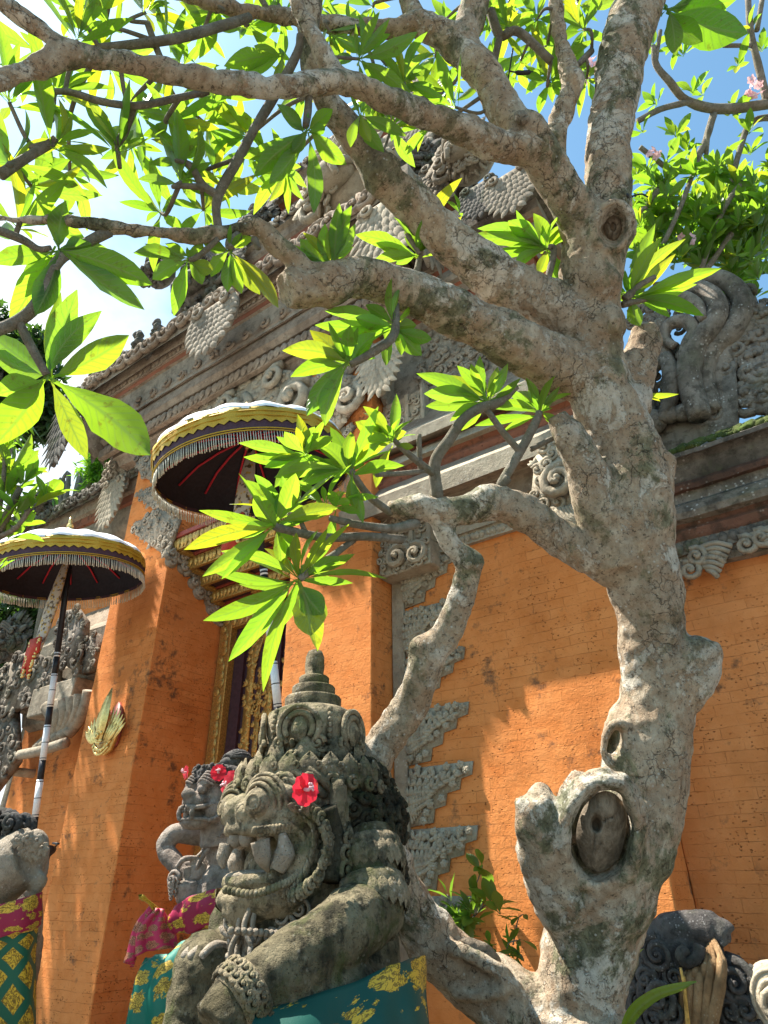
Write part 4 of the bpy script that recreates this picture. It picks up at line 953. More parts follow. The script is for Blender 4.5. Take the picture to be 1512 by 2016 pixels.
# raised lips round the two great scars
def lip(x, y, a, b, r, D, tilt=0., n=20, dd=0.):
    q_ = lambda t: 1+.16*mnoise.noise(Vector((math.cos(t)*1.3+x*.1, math.sin(t)*1.3, y*.1)))
    P = [PD(x+q_(t)*(a*math.cos(t)*math.cos(tilt)-b*math.sin(t)*math.sin(tilt)), y+q_(t)*(a*math.cos(t)*math.sin(tilt)+b*math.sin(t)*math.cos(tilt)), D+dd*math.sin(t)) for t in np.linspace(0, 2*np.pi, n+1)]
    tube(m, P, [r*D/FOC*(1+.3*mnoise.noise(Vector((i*.7, x, y)))) for i in range(n+1)], 8, 0, False)
limb(m, [(1165, 1540, 46, 2.56), (1135, 1600, 52, 2.57), (1120, 1680, 62, 2.57), (1130, 1780, 70, 2.54)])
lip(1184, 1640, 72, 102, 15, 2.375, .14)
lip(1182, 1645, 80, 114, 20, 2.42, .12)
limb(m, [(1118, 1600, 13, 2.39), (1108, 1680, 14, 2.385), (1122, 1760, 14, 2.39), (1160, 1790, 12, 2.4)])
limb(m, [(1255, 1640, 14, 2.39), (1245, 1710, 16, 2.38), (1195, 1755, 17, 2.38), (1130, 1790, 15, 2.385), (1090, 1825, 10, 2.41)])
lip(1205, 445, 32, 44, 12, 2.86, .1)
lip(1208, 1462, 18, 40, 11, 2.57, .25)
lip(1194, 622, 16, 18, 7, 2.86); lip(1164, 1884, 20, 16, 7, 2.40)
limb(m, [(1240, 1700, 26, 2.46), (1170, 1750, 24, 2.42), (1105, 1800, 22, 2.41), (1085, 1830, 14, 2.42)])
limb(m, [(860, 1860, 18, 2.5), (920, 1875, 16, 2.45), (990, 1920, 18, 2.42), (1030, 1970, 16, 2.42)])
limb(m, [(880, 1900, 14, 2.5), (900, 1955, 14, 2.44), (985, 1950, 14, 2.40), (1010, 1925, 10, 2.42)])
trunk = remesh(m, 'trunk', MT['bark'], .0115, tree, 3, .012, 8., .006, 26.)
def press_in(o, x, y, a, b, zmax, dep, tilt=.1):
    me = o.data; off = parent_loc(o); c, s_ = math.cos(tilt), math.sin(tilt)
    for v in me.vertices:
        q = np.array(v.co)+off-EYE; z = q@_f
        if z > zmax or z < .5: continue
        px_, py_ = 756+FOC*(q@_r)/z-x, 1008-FOC*(q@_u)/z-y; ex, ey = (px_*c+py_*s_)/a, (-px_*s_+py_*c)/b; e = math.hypot(ex, ey)
        if e < 1: v.co = Vector(np.array(v.co)+q/z*dep*(1-e**5))
    me.update()
press_in(trunk, 1182, 1642, 66, 98, 2.47, .065, .12)
press_in(trunk, 1210, 1464, 15, 34, 2.66, .05, .2)
press_in(trunk, 1206, 446, 30, 42, 2.98, .06, .1)
# bare wood inside the scars and on the cut ends
def cutface(x, y, a, b, D, name='cut_scar', tilt=.1, dome=.02, mat='heartwood', hole=0., hx=0., hy=0.):
    mm = M(); nr, nk = 14, 48
    def pt(i, j):
        t = 2*math.pi*j/nk; s = i/nr; e = s*(1+.10*mnoise.noise(Vector((math.cos(t)*1.5, math.sin(t)*1.5, y*.1))))
        px = e*(a*math.cos(t)*math.cos(tilt)-b*math.sin(t)*math.sin(tilt)); py = e*(a*math.cos(t)*math.sin(tilt)+b*math.sin(t)*math.cos(tilt))
        d = D+dome*s**3+.012*mnoise.noise(Vector((px*.03, py*.015, x)))+.004*mnoise.noise(Vector((px*.15, py*.05, y)))
        h = math.hypot((px-hx)/1.0, (py-hy)/1.5)/max(a, 1)
        if hole: d += .07*math.exp(-(h/hole)**4)
        th = math.atan2(py-hy, px-hx); ck = max(0., math.cos(th*3+1.2)-.97)/.03; d += .016*ck*(1 if h > .15 else 0)*(1-s*.5)
        return PD(x+px, y+py, d)
    V = [pt(0, 0)]+[pt(i, j) for i in range(1, nr+1) for j in range(nk)]
    F = [(0, 1+j, 1+(j+1) % nk) for j in range(nk)]+[(1+i*nk+j, 1+(i+1)*nk+j, 1+(i+1)*nk+(j+1) % nk, 1+i*nk+(j+1) % nk) for i in range(nr-1) for j in range(nk)]
    mm.add(V, F); return mm.build(name, MT[mat], tree)
cutface(1184, 1636, 50, 80, 2.385, dome=.045, hole=.2, hx=-10, hy=-14)
cutface(1207, 447, 20, 30, 2.89, dome=.04, hole=.25)
cutface(1026, 232, 16, 15, 2.74, dome=.03)
cutface(940, 1880, 50, 28, 2.445, tilt=.5, dome=.03)
# thinner branches, each one its own piece
BR = [
 [(430, 455, 9, 2.33), (428, 390, 10, 2.34), (470, 312, 10, 2.38), (500, 255, 9, 2.42), (540, 190, 10, 2.46), (585, 105, 9, 2.5), (590, 70, 7, 2.52)],
 [(430, 385, 9, 2.34), (400, 365, 8, 2.33), (378, 330, 7, 2.32), (365, 320, 6, 2.32)], [(405, 368, 7, 2.33), (352, 366, 5, 2.3)],
 [(215, 455, 11, 2.16), (150, 490, 10, 2.1), (110, 520, 11, 2.06), (75, 595, 12, 2.02), (35, 632, 12, 2.0), (-30, 660, 12, 1.96)],
 [(36, 632, 9, 2.0), (60, 680, 9, 2.0), (92, 738, 8, 2.0)],
 [(0, 345, 11, 1.95), (50, 312, 10, 2.0), (95, 285, 9, 2.05), (110, 272, 7, 2.05)], [(-40, 440, 9, 1.98), (40, 470, 8, 2.04), (75, 490, 6, 2.06), (100, 488, 5, 2.06)],
 [(195, 95, 9, 2.3), (260, 88, 9, 2.3), (350, 75, 10, 2.35), (440, 50, 10, 2.5), (490, 35, 9, 2.6)],
 [(90, 180, 6, 2.1), (140, 182, 6, 2.1), (200, 200, 7, 2.12), (270, 208, 7, 2.14), (340, 195, 7, 2.2), (410, 180, 7, 2.25)],
 [(265, 205, 7, 2.15), (245, 260, 8, 2.2), (230, 285, 7, 2.2)], [(290, 45, 6, 2.5), (310, 100, 7, 2.5), (325, 130, 6, 2.5)],
 [(1000, 940, 9, 2.68), (985, 955, 9, 2.68), (1022, 893, 9, 2.72), (1055, 830, 9, 2.76), (1062, 810, 7, 2.77)], [(1026, 892, 7, 2.72), (990, 850, 7, 2.7), (958, 806, 6, 2.68)],
 [(1045, 885, 6, 2.74), (1090, 862, 6, 2.78), (1130, 845, 6, 2.85)],
 [(862, 985, 12, 2.62), (856, 912, 12, 2.63), (885, 865, 11, 2.64), (910, 828, 10, 2.65), (940, 806, 10, 2.67), (985, 790, 10, 2.7), (1015, 760, 9, 2.72)],
 [(856, 935, 8, 2.62), (800, 890, 6, 2.56), (775, 865, 5, 2.54)], [(828, 930, 5, 2.6), (825, 870, 5, 2.58), (826, 855, 4, 2.58)], [(850, 925, 5, 2.62), (790, 932, 5, 2.55), (740, 934, 6, 2.5)],
 [(770, 1010, 8, 2.58), (725, 975, 8, 2.5), (690, 925, 7, 2.44)],
 [(820, 1030, 12, 2.6), (770, 1040, 9, 2.5), (700, 1032, 8, 2.4), (650, 1020, 6, 2.34)], [(790, 1062, 10, 2.56), (720, 1056, 9, 2.42), (640, 1058, 9, 2.32), (560, 1042, 9, 2.24), (540, 1036, 8, 2.22)],
 [(700, 1060, 6, 2.4), (660, 1090, 7, 2.34), (610, 1125, 8, 2.28), (590, 1140, 7, 2.26)], [(600, 1045, 5, 2.28), (585, 1010, 5, 2.28)],
 [(830, 480, 6, 2.9), (822, 530, 7, 2.86), (812, 560, 6, 2.8)], [(826, 500, 5, 2.86), (800, 460, 5, 2.86)],
 [(780, 600, 7, 2.6), (775, 660, 9, 2.5), (740, 690, 9, 2.45), (690, 718, 7, 2.42)], [(1060, 620, 7, 2.9), (1090, 500, 7, 3.0), (1080, 485, 6, 3.0)],
 [(430, 470, 5, 2.3), (390, 505, 6, 2.3), (372, 512, 5, 2.3)], [(470, 462, 9, 2.35), (452, 478, 9, 2.33), (455, 490, 7, 2.32)], [(500, 470, 7, 2.36), (510, 490, 5, 2.35)],
 [(610, 160, 7, 2.4), (606, 220, 8, 2.34), (602, 248, 7, 2.3)], [(1085, 120, 8, 3.2), (1020, 62, 9, 3.2), (985, 70, 9, 3.2), (965, 20, 9, 3.2)], [(985, 70, 7, 3.2), (970, 130, 8, 3.2), (965, 150, 7, 3.2)],
 [(1135, 130, 6, 3.2), (1165, 100, 6, 3.25)], [(1230, 590, 9, 3.0), (1262, 560, 6, 3.0), (1290, 545, 5, 3.0)], [(1225, 600, 7, 3.0), (1290, 585, 5, 3.0)], [(940, -20, 9, 3.2), (1000, -80, 9, 3.2)],
]
for b in BR:
    mm = M(); limb(mm, b, 8, 5, .12); mm.build('branch', MT['twig'], tree)

def leaf(m, b, t, W, nrm=None, sag=.06, fold=.18, col=(1, 1, 1), rag=0.):
    b, t = np.asarray(b, float), np.asarray(t, float); ax = t-b; L = np.linalg.norm(ax); ax = ax/L
    if nrm is None: nrm = np.array([random.uniform(-.4, .4), random.uniform(-.4, .4), 1.])
    N = UP(nrm-ax*(nrm@ax)); S = np.cross(ax, N); rows = 9; cs = (-1, -.5, 0, .5, 1); V = []; uv = []
    ph = random.random()*6; cur = random.uniform(-.08, .08); tw = random.uniform(-.35, .35)
    for i in range(rows+1):
        v = i/rows
        wv = .045 if v < .1 else math.sin(math.pi*min(1., ((v-.1)/.9)**1.08*.985+.012))**.92*.5+.01
        if i == rows: wv = .012
        ang = tw*v; S2 = S*math.cos(ang)+N*math.sin(ang); N2 = N*math.cos(ang)-S*math.sin(ang)
        for c in cs:
            e = c*wv*W*(1+rag*.4*mnoise.noise(Vector((v*9, c, ph))))
            V.append(b+ax*L*v+S2*e+N2*(abs(c)*wv*W*fold*2+.018*W*math.sin(v*19+ph+c)*abs(c))+N*sag*L*(v-v*v)*2.+S*cur*L*math.sin(math.pi*v)); uv.append((c, v))
    k = len(cs); F = [(i*k+j, i*k+j+1, (i+1)*k+j+1, (i+1)*k+j) for i in range(rows) for j in range(k-1)]
    m.add(V, F, 0, uv, col)
def lcol(yel=.10, old=.07):
    r = random.random()
    if r < old: return (1.5, .95, .6)
    if r < old+yel: return (1.35, 1.02, .9)
    k = random.uniform(.8, 1.12); return (k*random.uniform(.85, 1.1), k, k*random.uniform(.7, 1.2))
def away(p): return UP(np.asarray(p)-EYE)
def finish(m, mat='leaf', parent=None, name='leaf_cluster'): return m.build(name, MT[mat], parent or tree)
def hero(cx, cy, D, tips, col=None):
    """a whorl whose leaves are given one by one: tip x, tip y, width px, depth change"""
    m = M(); b0 = PD(cx, cy, D)
    for q in tips:
        tx, ty, wd = q[:3]; dd = q[3] if len(q) > 3 else random.uniform(-.08, .08)
        if len(q) > 5: b = PD(q[4], q[5], D)
        else: b = b0+rng.normal(0, .006, 3)
        n = away(b)*.85+np.array([0, 0, .45])+rng.normal(0, .22, 3)
        leaf(m, b, PD(tx, ty, D+dd), wd*.84*D/FOC, n, random.uniform(-.04, .16), random.uniform(.08, .3), col or lcol(), .4)
    for k in range(3):   # young leaves in the heart of the whorl
        leaf(m, b0, b0+UP(rng.normal(0, .6, 3)+np.array([0, 0, 1]))*random.uniform(.05, .09), .018, None, .02, .3, (.95, 1.1, .8))
    return finish(m)
def whorl(x, y, D, n=10, L=.24, d=None, spread=1.15, mat='leaf', parent=None, W=.215, m=None, yel=.08):
    own = m is None; m = m or M(); b = PD(x, y, D)
    d = UP(np.array([random.uniform(-.5, .5), random.uniform(-.5, .3), 1.]) if d is None else d)
    U = UP(np.cross(d, rng.normal(0, 1, 3))); V = np.cross(d, U); a0 = random.random()*6
    for k in range(n):
        a = a0+k*2.39996; s = spread*random.uniform(.72, 1.25)*(.55+.55*k/n); ax = d*math.cos(s)+(U*math.cos(a)+V*math.sin(a))*math.sin(s)
        l = L*random.uniform(.5, 1.2)*(.75+.3*k/n); leaf(m, b+d*(.02-.04*k/n), b+ax*l, l*W*random.uniform(.85, 1.15), d+rng.normal(0, .3, 3), random.uniform(-.02, .22), random.uniform(.08, .3), lcol(yel), .4)
    return finish(m, mat, parent) if own else m
# leaves that read one by one in the picture
hero(95, 742, 2.0, [(296, 895, 104, -.05), (172, 905, 52), (-12, 880, 88, .05), (-10, 778, 66), (152, 570, 66, .1), (200, 612, 54, .1), (254, 660, 66, .05), (-30, 690, 60), (120, 575, 40, .15), (-30, 650, 60, .1)])
hero(605, 258, 2.3, [(480, 312, 42), (500, 348, 46), (530, 362, 40), (618, 420, 38), (682, 324, 44), (545, 205, 34), (655, 215, 34), (575, 300, 30), (640, 250, 28)])
hero(560, 112, 2.5, [(441, 130, 42), (470, 150, 30), (540, 160, 26), (500, 90, 24)])
hero(710, 225, 2.4, [(756, 300, 34), (730, 280, 28), (800, 268, 30), (690, 290, 24)])
hero(650, 520, 2.45, [(692, 405, 40), (668, 400, 34), (590, 470, 52, .05), (560, 478, 36), (640, 440, 34), (700, 440, 28)])
hero(370, 512, 2.3, [(342, 622, 38), (262, 498, 32), (420, 530, 36), (300, 550, 36), (398, 560, 34), (325, 480, 26), (400, 480, 28), (285, 480, 32)])
hero(452, 492, 2.32, [(448, 575, 32), (476, 578, 34), (548, 606, 36, -.05), (512, 580, 32), (415, 545, 32), (400, 480, 36), (500, 470, 30)])
hero(115, 490, 2.06, [(300, 560, 66, -.05), (285, 610, 56, -.08), (20, 640, 60), (70, 620, 56), (180, 480, 44), (-20, 520, 50), (130, 395, 50), (40, 560, 50, .1), (230, 505, 46, .1)])
hero(690, 716, 2.42, [(604, 818, 46, -.08), (640, 838, 44, -.08), (556, 690, 46), (572, 742, 40), (610, 650, 42, .05), (640, 690, 32), (690, 640, 32), (740, 655, 44, .05), (610, 680, 34)])
hero(775, 640, 2.52, [(850, 668, 34), (820, 640, 30), (700, 625, 34), (660, 660, 38), (640, 612, 34), (620, 640, 34), (720, 600, 30), (790, 700, 26), (830, 700, 38), (760, 720, 26)])
hero(822, 505, 2.86, [(700, 462, 34), (800, 440, 30), (740, 478, 30), (780, 520, 26), (852, 380, 36), (910, 350, 32, .1), (730, 520, 28), (870, 440, 26)])
hero(958, 790, 2.68, [(820, 735, 34), (835, 775, 44), (838, 800, 34), (980, 722, 30), (1000, 715, 24), (900, 720, 28), (925, 735, 34, .1), (885, 830, 30), (1010, 800, 26), (900, 850, 24), (870, 740, 30), (945, 700, 26)])
hero(1062, 812, 2.77, [(985, 790, 20), (1090, 790, 18), (1020, 770, 22), (1100, 830, 20), (1040, 760, 20), (990, 850, 18), (935, 838, 22)])
hero(772, 870, 2.54, [(700, 830, 40), (715, 800, 34), (780, 775, 26), (800, 850, 30), (720, 870, 34), (690, 905, 34), (740, 960, 28), (815, 880, 20)])
hero(690, 930, 2.44, [(560, 890, 40), (540, 940, 36), (580, 960, 34), (620, 870, 40), (650, 840, 36), (690, 850, 34), (700, 1000, 28, -.1), (715, 1030, 30, -.1), (745, 800, 30), (600, 915, 34), (750, 870, 28)])
hero(600, 895, 2.4, [(470, 872, 30), (480, 900, 32), (520, 920, 30), (560, 850, 30), (620, 840, 34), (640, 930, 30), (540, 960, 28), (585, 815, 28), (655, 860, 28)])
hero(540, 1036, 2.22, [(362, 1082, 40, -.1), (392, 1005, 30), (398, 1135, 38, -.08), (436, 1140, 30, -.1), (665, 1000, 40, -.12), (500, 975, 46, -.05), (485, 945, 40, .02), (560, 960, 26), (525, 950, 26), (470, 1060, 36), (590, 1110, 42, .08), (610, 1010, 30, .05), (555, 1120, 36, .1)])
hero(588, 1140, 2.26, [(400, 1222, 44, -.05), (450, 1302, 48, -.06), (518, 1362, 34, .0), (612, 1252, 84, -.06), (636, 1210, 62, -.03), (625, 1282, 52, .05), (695, 1148, 26), (764, 1140, 18, -.03), (410, 1120, 30), (435, 1085, 30), (470, 1150, 30, .1), (520, 1080, 34, .1), (645, 1040, 26, -.05), (560, 1230, 36, .12), (690, 1030, 18)])
hero(660, 1000, 2.34, [(620, 1110, 26), (688, 985, 22), (650, 965, 26), (710, 1010, 20)])
hero(1240, 585, 3.0, [(1386, 622, 34, -.05), (1420, 528, 34), (1372, 560, 30), (1345, 575, 24), (1300, 470, 34), (1260, 642, 34), (1330, 500, 30), (1320, 625, 24), (1290, 440, 34), (1350, 470, 26)])
hero(1256, 772, 3.0, [(1336, 776, 14), (1300, 790, 12)])
hero(1312, 20, 3.3, [(1472, 65, 84, -.1), (1384, 82, 56), (1460, -10, 60), (1330, 110, 40), (1430, 20, 44, .1)])
hero(1075, 490, 3.0, [(910, 470, 34), (940, 450, 34), (1000, 435, 40), (990, 480, 32), (1120, 440, 30), (940, 512, 30), (1010, 530, 28), (1090, 560, 24), (1050, 420, 34), (1060, 540, 28), (1115, 560, 30)])
hero(905, 420, 2.9, [(890, 450, 28)], (1.7, .95, .5))
for x, y, D in ((540, 1036, 2.24), (588, 1140, 2.28), (690, 930, 2.46), (600, 895, 2.43), (772, 870, 2.56), (958, 790, 2.7), (775, 640, 2.55), (690, 716, 2.45), (1062, 812, 2.78), (822, 505, 2.88), (1075, 490, 3.02), (650, 520, 2.47), (1240, 585, 3.02), (560, 1010, 2.3), (640, 1000, 2.36)): whorl(x, y, D, 9, .21, None, 1.2)
# the rest of the crown
CROWN = [(150, 70, 2.1), (100, 190, 2.2), (20, 210, 2.0), (98, 275, 2.05), (10, 330, 2.0), (60, 360, 2.15), (230, 60, 2.4), (280, 20, 2.5), (330, 70, 2.5), (365, 120, 2.6), (240, 300, 2.2), (362, 322, 2.32), (352, 366, 2.3), (345, 230, 2.4), (430, 345, 2.5), (490, 50, 2.8), (420, 20, 2.7), (560, 30, 2.9), (390, 420, 2.5), (320, 430, 2.4), (30, 455, 2.1), (700, 60, 2.9), (640, 60, 2.8), (770, 130, 2.9), (700, 120, 2.7), (800, 170, 2.8), (850, 120, 3.1), (740, 20, 3.1), (965, 150, 3.2), (1000, 60, 3.2), (1050, 40, 3.3), (1030, 110, 3.3), (1140, 60, 3.3), (1130, 20, 3.4), (960, 20, 3.2), (890, 200, 2.9), (870, 30, 3.2), (1080, 150, 3.3), (1150, 150, 3.3), (270, 230, 2.4), (440, 190, 2.7), (140, 10, 2.3), (390, 60, 2.8), (640, 10, 3.0), (590, 150, 2.9), (910, 30, 3.4), (1010, 10, 3.4), (1060, 100, 3.5), (730, 170, 2.9), (830, 240, 3.0), (70, 110, 2.4), (250, 270, 2.7), (225, 130, 2.8), (480, 280, 2.8), (130, 330, 2.6), (400, 250, 2.8), (880, 180, 3.2), (760, 260, 2.95), (560, 340, 2.85)]
LP_ = np.concatenate([a for a, b in LIMBS])
def hang(x, y, D, n, L):
    """a leaf whorl on its own twig, grown from the nearest limb"""
    b = PD(x, y, D); d2 = np.sum((LP_-b)**2, 1)+np.where(LP_[:, 2] > b[2]+.25, .3, 0); a = LP_[int(np.argmin(d2))]
    mid = (a+b)/2+np.array([random.uniform(-.05, .05), random.uniform(-.05, .05), -.04]); l_ = np.linalg.norm(b-a)
    P = spline([a, mid, b], 6); mm = M(); tube(mm, P, np.linspace(.008+.006*min(l_, 1), .006, len(P)), 7); mm.build('twig', MT['twig'], tree)
    whorl(x, y, D, n, L, UP(b-mid)*.7+np.array([0, 0, .5]))
for x, y, D in CROWN: hang(x+random.uniform(-12, 12), y+random.uniform(-12, 12), D, random.randint(9, 14), .235)
for x, y, D in [(200, -120, 2.6), (500, -150, 2.9), (800, -200, 3.3), (1150, -180, 3.6), (380, -260, 3.0), (1000, -260, 3.5), (650, -300, 3.3)]: hang(x, y, D, 16, .27)
# cable tied round the upright limb, dry pods
mm = M(); Pc = [PD(1197+47*math.cos(t), 388+10*math.sin(t), 3.06-.11*math.sin(t)) for t in np.linspace(0, 2*np.pi, 25)]; tube(mm, Pc, .005, 6, 0, False); tube(mm, spline([PD(1240, 388, 3.0), PD(1262, 382, 2.98), PD(1276, 388, 2.98)]), .004, 6)
ell(mm, PD(1234, 386, 2.96), [.012]*3)
o = mm.build('cable', MT['wire'], None, True, PD(1197, 398, 3.0)); tag(o, 'black cable tied round the upright limb of the frangipani tree', 'cable')
mm = M()
for a, b in (((1002, 140), (1050, 141)), ((998, 170), (1014, 192))): tube(mm, spline([PD(*a, 3.2), PD((a[0]+b[0])/2, (a[1]+b[1])/2+3, 3.2), PD(*b, 3.2)]), [.004]*4+[.012]*5+[.012]*2+[.003]*2, 6)
tube(mm, spline([PD(1010, 95, 3.2), PD(1003, 140, 3.2), PD(998, 172, 3.2)]), .004, 5)
mm.build('seed_pod', MT['wire'], tree)

# ------------------------------------------------------------------ the large seated guardian
SC = -1.75
def S(x, y, dx=0.): return np.array(PX(x, y, SC+dx))
st = thing('guardian_statue', 'large seated mossy stone guardian with open fanged mouth and tall ringed crown', 'statue', (SC, 2.0, 0.95))
def mirror_pair(fn):
    for s in (1, -1): fn(s)
P3 = lambda x, y, z: np.array([SC+x, y, z])
P3B = P3
# body: torso, arms, legs fused
m = M()
ell(m, P3(0, 2.12, 1.40), (.25, .22, .42), None, 20, 14); ell(m, P3(0, 2.02, 1.28), (.30, .26, .24), None, 18, 12)
for s in (1, -1): ell(m, P3(s*.24, 2.03, 1.68), (.11, .11, .11), None, 16, 12)
ell(m, P3(0, 2.10, 1.02), (.50, .42, .22), None, 18, 10)
ARM = [S(728, 1640, .28), S(735, 1715, .32), S(738, 1780, .33), S(728, 1830, .34)]
tube(m, spline(ARM, 6), np.linspace(.080, .085, 19), 16)
FOR = [S(748, 1785, .33), S(695, 1818, .35), S(629, 1862, .34), S(550, 1918, .32), S(482, 1966, .29), S(425, 2030, .27)]
tube(m, spline(FOR, 6), np.interp(np.linspace(0, 1, 31), [0, .2, .5, .8, 1], [.09, .098, .088, .074, .068]), 18)
THI = [P3(.30, 2.05, 1.16), S(640, 1985, .30), S(500, 2040, .26)]
tube(m, spline(THI, 6), .15, 16)
# far knee and shin
KN = S(405, 1905, -.18)
tube(m, spline([P3(-.25, 2.05, 1.25), KN+np.array([0, .22, -.05]), KN], 6), [.15]*6+[.12]*6+[.095], 16); ell(m, KN, (.10, .11, .10), None, 16, 12)
tube(m, spline([KN, S(385, 1970, -.18), S(372, 2040, -.18), S(370, 2100, -.18)], 6), [.09]*7+[.08]*6+[.075]*6, 16)
tube(m, spline([P3(-.27, 2.02, 1.66), P3(-.33, 1.95, 1.50), S(480, 1860, -.2)+np.array([0, .05, -.01])], 6), [.08]*6+[.075]*6+[.06], 14)
# belly beard mass
tube(m, spline([S(520, 1745, 0)+np.array([0, .06, 0]), S(530, 1830, 0)+np.array([0, .05, 0]), S(560, 1900, .02)+np.array([0, .08, 0])], 6), [.14]*6+[.15]*6+[.12], 16)
body = remesh(m, 'body', [MT['statue_moss']], .009, st, 3, .009, 8., .004, 40.)
# hand lying on the far knee, five fingers
m = M(); hb = S(445, 1868, -.16)
ell(m, hb, (.055, .075, .028), None, 12, 8)
for k in range(4):
    dx = -.05+.032*k; a = hb+np.array([dx, -.04, .006]); tube(m, spline([a, a+np.array([-.004, -.055-.01*(k in (1, 2)), .006]), a+np.array([-.006, -.10-.016*(k in (1, 2)), -.022])], 4), [.017]*4+[.015]*4+[.010], 8)
tube(m, spline([hb+np.array([.05, .0, -.005]), hb+np.array([.075, -.03, -.012]), hb+np.array([.07, -.07, -.02])], 4), [.018]*4+[.015]*4+[.011], 8)
tube(m, [hb+np.array([0, .05, -.01]), hb+np.array([0, .14, .0])], [.045, .055], 12)
remesh(m, 'hand', [MT['statue_pale']], .005, st, 2, .002, 20.)
m = M()
for c, ax, r in ((S(470, 1972, .29), FOR[-1]-FOR[3], .080), (S(488, 1956, .30), FOR[-1]-FOR[3], .080)):
    A = UP(ax); Rm = rot_to(A); lathe(m, [(r*.93, -.022), (r, -.012), (r*.99, .01), (r*.93, .022)], 28, Rm, c)
    for k in range(22):
        a = 2*math.pi*k/22; curl(m, c+Rm@np.array([math.cos(a)*r, math.sin(a)*r, 0]), *(lambda n: (np.cross(A, n), A, n))(Rm@np.array([math.cos(a), math.sin(a), 0])), .018, 0, 1.2, .4)
m.build('bracelet', MT['statue'], st); m = M()
for y, r, dx in ((1672, .094, .30), (1748, .102, .33)):
    c = S(735, y, dx); A = UP(ARM[2]-ARM[0]); Rm = rot_to(A); lathe(m, [(r*.93, -.03), (r, -.015), (r*1.0, .015), (r*.93, .03)], 28, Rm, c)
    for k in range(20):
        a = 2*math.pi*k/20; n_ = Rm@np.array([math.cos(a), math.sin(a), 0]); petal(m, c+n_*r*.95, np.cross(A, n_), A, n_, 0, .075, .045, .020, 0)
    m.build('armlet', MT['statue'], st); m = M()
HA = R(17)
def P3(x, y, z):
    a, b = x*.78, (y-2.0)*.84
    return np.array([SC+.06+a*math.cos(HA)+b*math.sin(HA), 2.0-a*math.sin(HA)+b*math.cos(HA), z+.004])
# head: skull, muzzle, jaw fused, mouth left open
m = M()
ell(m, P3(0, 1.94, 1.84), (.215, .25, .165), None, 24, 16)
ell(m, P3(0, 1.74, 1.835), (.185, .16, .085), None, 20, 12)          # upper muzzle
ell(m, P3(0, 1.615, 1.845), (.085, .065, .052), None, 16, 10)         # nose
for s in (1, -1):
    ell(m, P3(s*.062, 1.60, 1.832), (.042, .045, .036), None, 14, 10)
    ell(m, P3(s*.17, 1.78, 1.80), (.075, .11, .085), None, 16, 10)     # cheek
    ell(m, P3(s*.13, 1.70, 1.885), (.08, .07, .045), None, 16, 10)  # brow shelf
    tube(m, spline([P3(s*.20, 1.86, 1.78), P3(s*.235, 1.80, 1.72), P3(s*.20, 1.77, 1.66), P3(s*.12, 1.72, 1.60)]), [.055]*6+[.06]*6+[.06]*6+[.05], 12)  # jaw hinge
ell(m, P3(0, 1.74, 1.585), (.185, .14, .062), None, 20, 12)           # lower jaw
ell(m, P3(0, 1.665, 1.575), (.105, .075, .068), None, 18, 12)         # chin
ell(m, P3(0, 1.88, 1.66), (.20, .18, .17), None, 18, 12)              # throat
tube(m, spline([P3(s_*.185, y_, z_) for s_, y_, z_ in ((-1.05, 1.77, 1.775), (-.8, 1.655, 1.785), (0, 1.575, 1.790), (.8, 1.655, 1.785), (1.05, 1.77, 1.775))]), .024, 10)
tube(m, spline([P3(x_, y_, z_) for x_, y_, z_ in ((-.20, 1.78, 1.70), (-.16, 1.66, 1.645), (0, 1.592, 1.635), (.16, 1.66, 1.645), (.20, 1.78, 1.70))]), .022, 10)
head = remesh(m, 'head', [MT['statue']], .007, st, 2, .006, 14., .003, 50.)
m = M()
